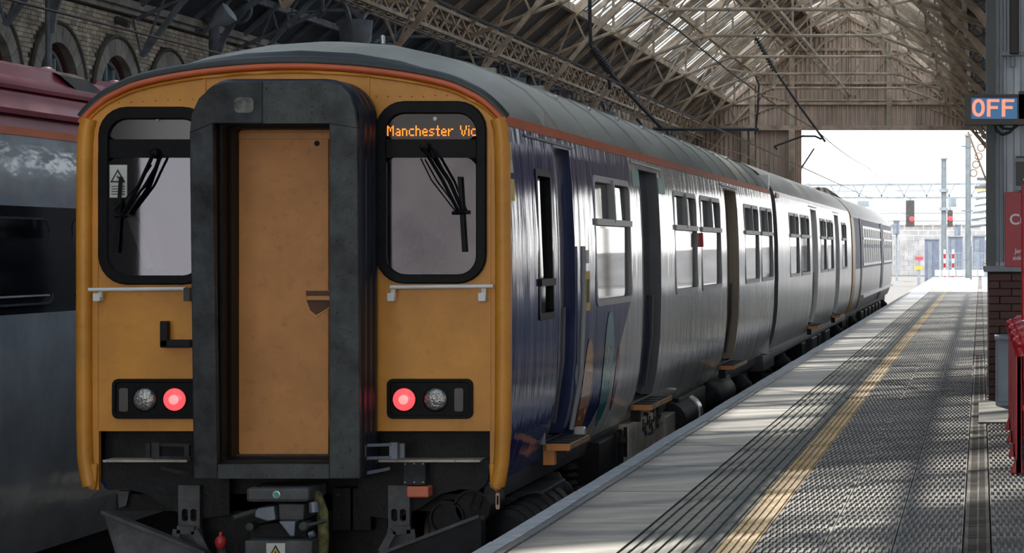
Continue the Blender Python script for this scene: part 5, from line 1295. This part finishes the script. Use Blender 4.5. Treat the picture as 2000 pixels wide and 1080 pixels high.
for x, y_, Y, lb, mm_ in ((1795, 505, 150, 'small red ground signal between far tracks', 'red_on'), (1794, 524, 142, 'small yellow marker beside the platform ramp', 'stickyel')):
    a = P(x, y_, Y); o = thing('ground_signal', lb, 'signal', (a.x, Y, -1.18)); MB().box(a.x-.25, a.x+.25, Y, Y+.2, a.z-.1, a.z+.12).build('signal_face', M[mm_], o); MB().box(a.x-.08, a.x+.08, Y+.05, Y+.2, -1.18, a.z-.1).build('signal_stem', M['mast'], o)
# platform canopy bits at the right, beyond the gable
cy_ = thing('platform_canopy', 'slim slatted canopy edge with lamps beyond the shed, right of the tall mast', 'canopy', (.4, 100, 0))
MB().box(.35, .55, 96, 96.2, 0, 5.4).build('canopy_post', M['mast'], cy_); MB().box(.35, .55, 112, 112.2, 0, 4.6).build('canopy_post', M['mast'], cy_)
for k in range(8):
    z0 = 2.45+k*.32; MB().beam((-.45+.06*k, 100+k*1.2, z0), (.5, 100+k*1.2, z0+.12), .1, .1).build('canopy_slat', M['mast'], cy_)
for k in range(5):
    MB().ring((.12-.1*k, 94+k*.2, 5.9-k*-.0-.33*k), (0, 1, 0), .14, .03, 14, 5).build('canopy_ring', M['beam'], cy_)
MB().beam((-.5, 94, 6.2), (.25, 94, 4.2), .08, .08).build('canopy_brace', M['beam'], cy_)
for k, zz in enumerate((4.35, 4.0)):
    lb_ = MB().box(-.15-.1*k, .4, 97, 97.25, zz, zz+.12).build('canopy_lamp', M['mast'], cy_); 
MB().box(-.2, .25, 96.98, 97.2, 3.93, 3.99).build('lamp_glow', M['amber'], cy_)
# wall lamp and small camera on the brick wall side
c_ = P(430, 32, 52); lm = thing('wall_lamp', 'grey bowl lamp on an arm beside the column on the brick wall', 'lamp', tuple(c_))
MB().lathe(P(450, 22, 52), (P(412, 50, 52)-P(450, 22, 52)), [(0, .2), (.02, .24), (.10, .24), (.28, .20), (.42, .09), (.55, .06)], 16).build('lamp_bowl', M['winframe'], lm, smooth=50)
MB().tube([P(412, 50, 52), P(400, 62, 52), P(385, 60, 53)], .05, 8).build('lamp_arm', M['beamdark'], lm)
c_ = P(240, 42, 49); sc_ = thing('security_camera', 'small grey security camera on the brick wall above the arches', 'camera', tuple(c_))
MB().beam(P(226, 38, 49), P(252, 48, 49), .16, .16).build('camera_body', M['undergrey'], sc_)
MB().tube([P(232, 36, 49), V((XW+.02, 49, P(0, 34, 49).z))], .03, 6).build('camera_mount', M['undergrey'], sc_)
m = MB()
# right-hand station wall, out of frame but reflected in the train side
rb = struct('wall_for_reflection', (-15, -47, 0))  # unseen block added behind the camera for the cab glass to reflect
MB().box(-21, -9, -49, -46, -1.2, 9).build('reflection_block', M['palewall'], rb)
wr = struct('wall_right', (12.6, 40, 0))
for k in range(14):
    y = -27+k*8.5
    MB().box(12.5, 12.9, y, y+5, -.05, 6.2).build('brick_pier', M['kbrick'], wr)
MB().box(12.5, 12.9, -27, 92, -.05, 1.2).build('wall_base', M['kbrick'], wr); MB().box(12.5, 12.9, -27, 92, 3.2, 6.6).build('wall_head', M['kbrick'], wr)
print('objects', len(bpy.data.objects))
GR = {'train_car': 'train cars in the station', 'railway_track': 'railway tracks', 'contact_wire': 'overhead contact wires', 'messenger_wire': 'overhead messenger wires', 'catenary_arm': 'overhead line arms',
      'overhead_mast': 'overhead line masts', 'railway_signal': 'signals below the gantry', 'equipment_hut': 'lineside huts and boxes', 'marker_post': 'red and white marker posts', 'cross_wire': 'thin cross wires', 'ground_signal': 'ground markers between the tracks'}
for o in list(bpy.data.objects):
    k = o.name.split('.')[0]
    if k in GR and o.parent is None and 'category' in o: o['group'] = GR[k]
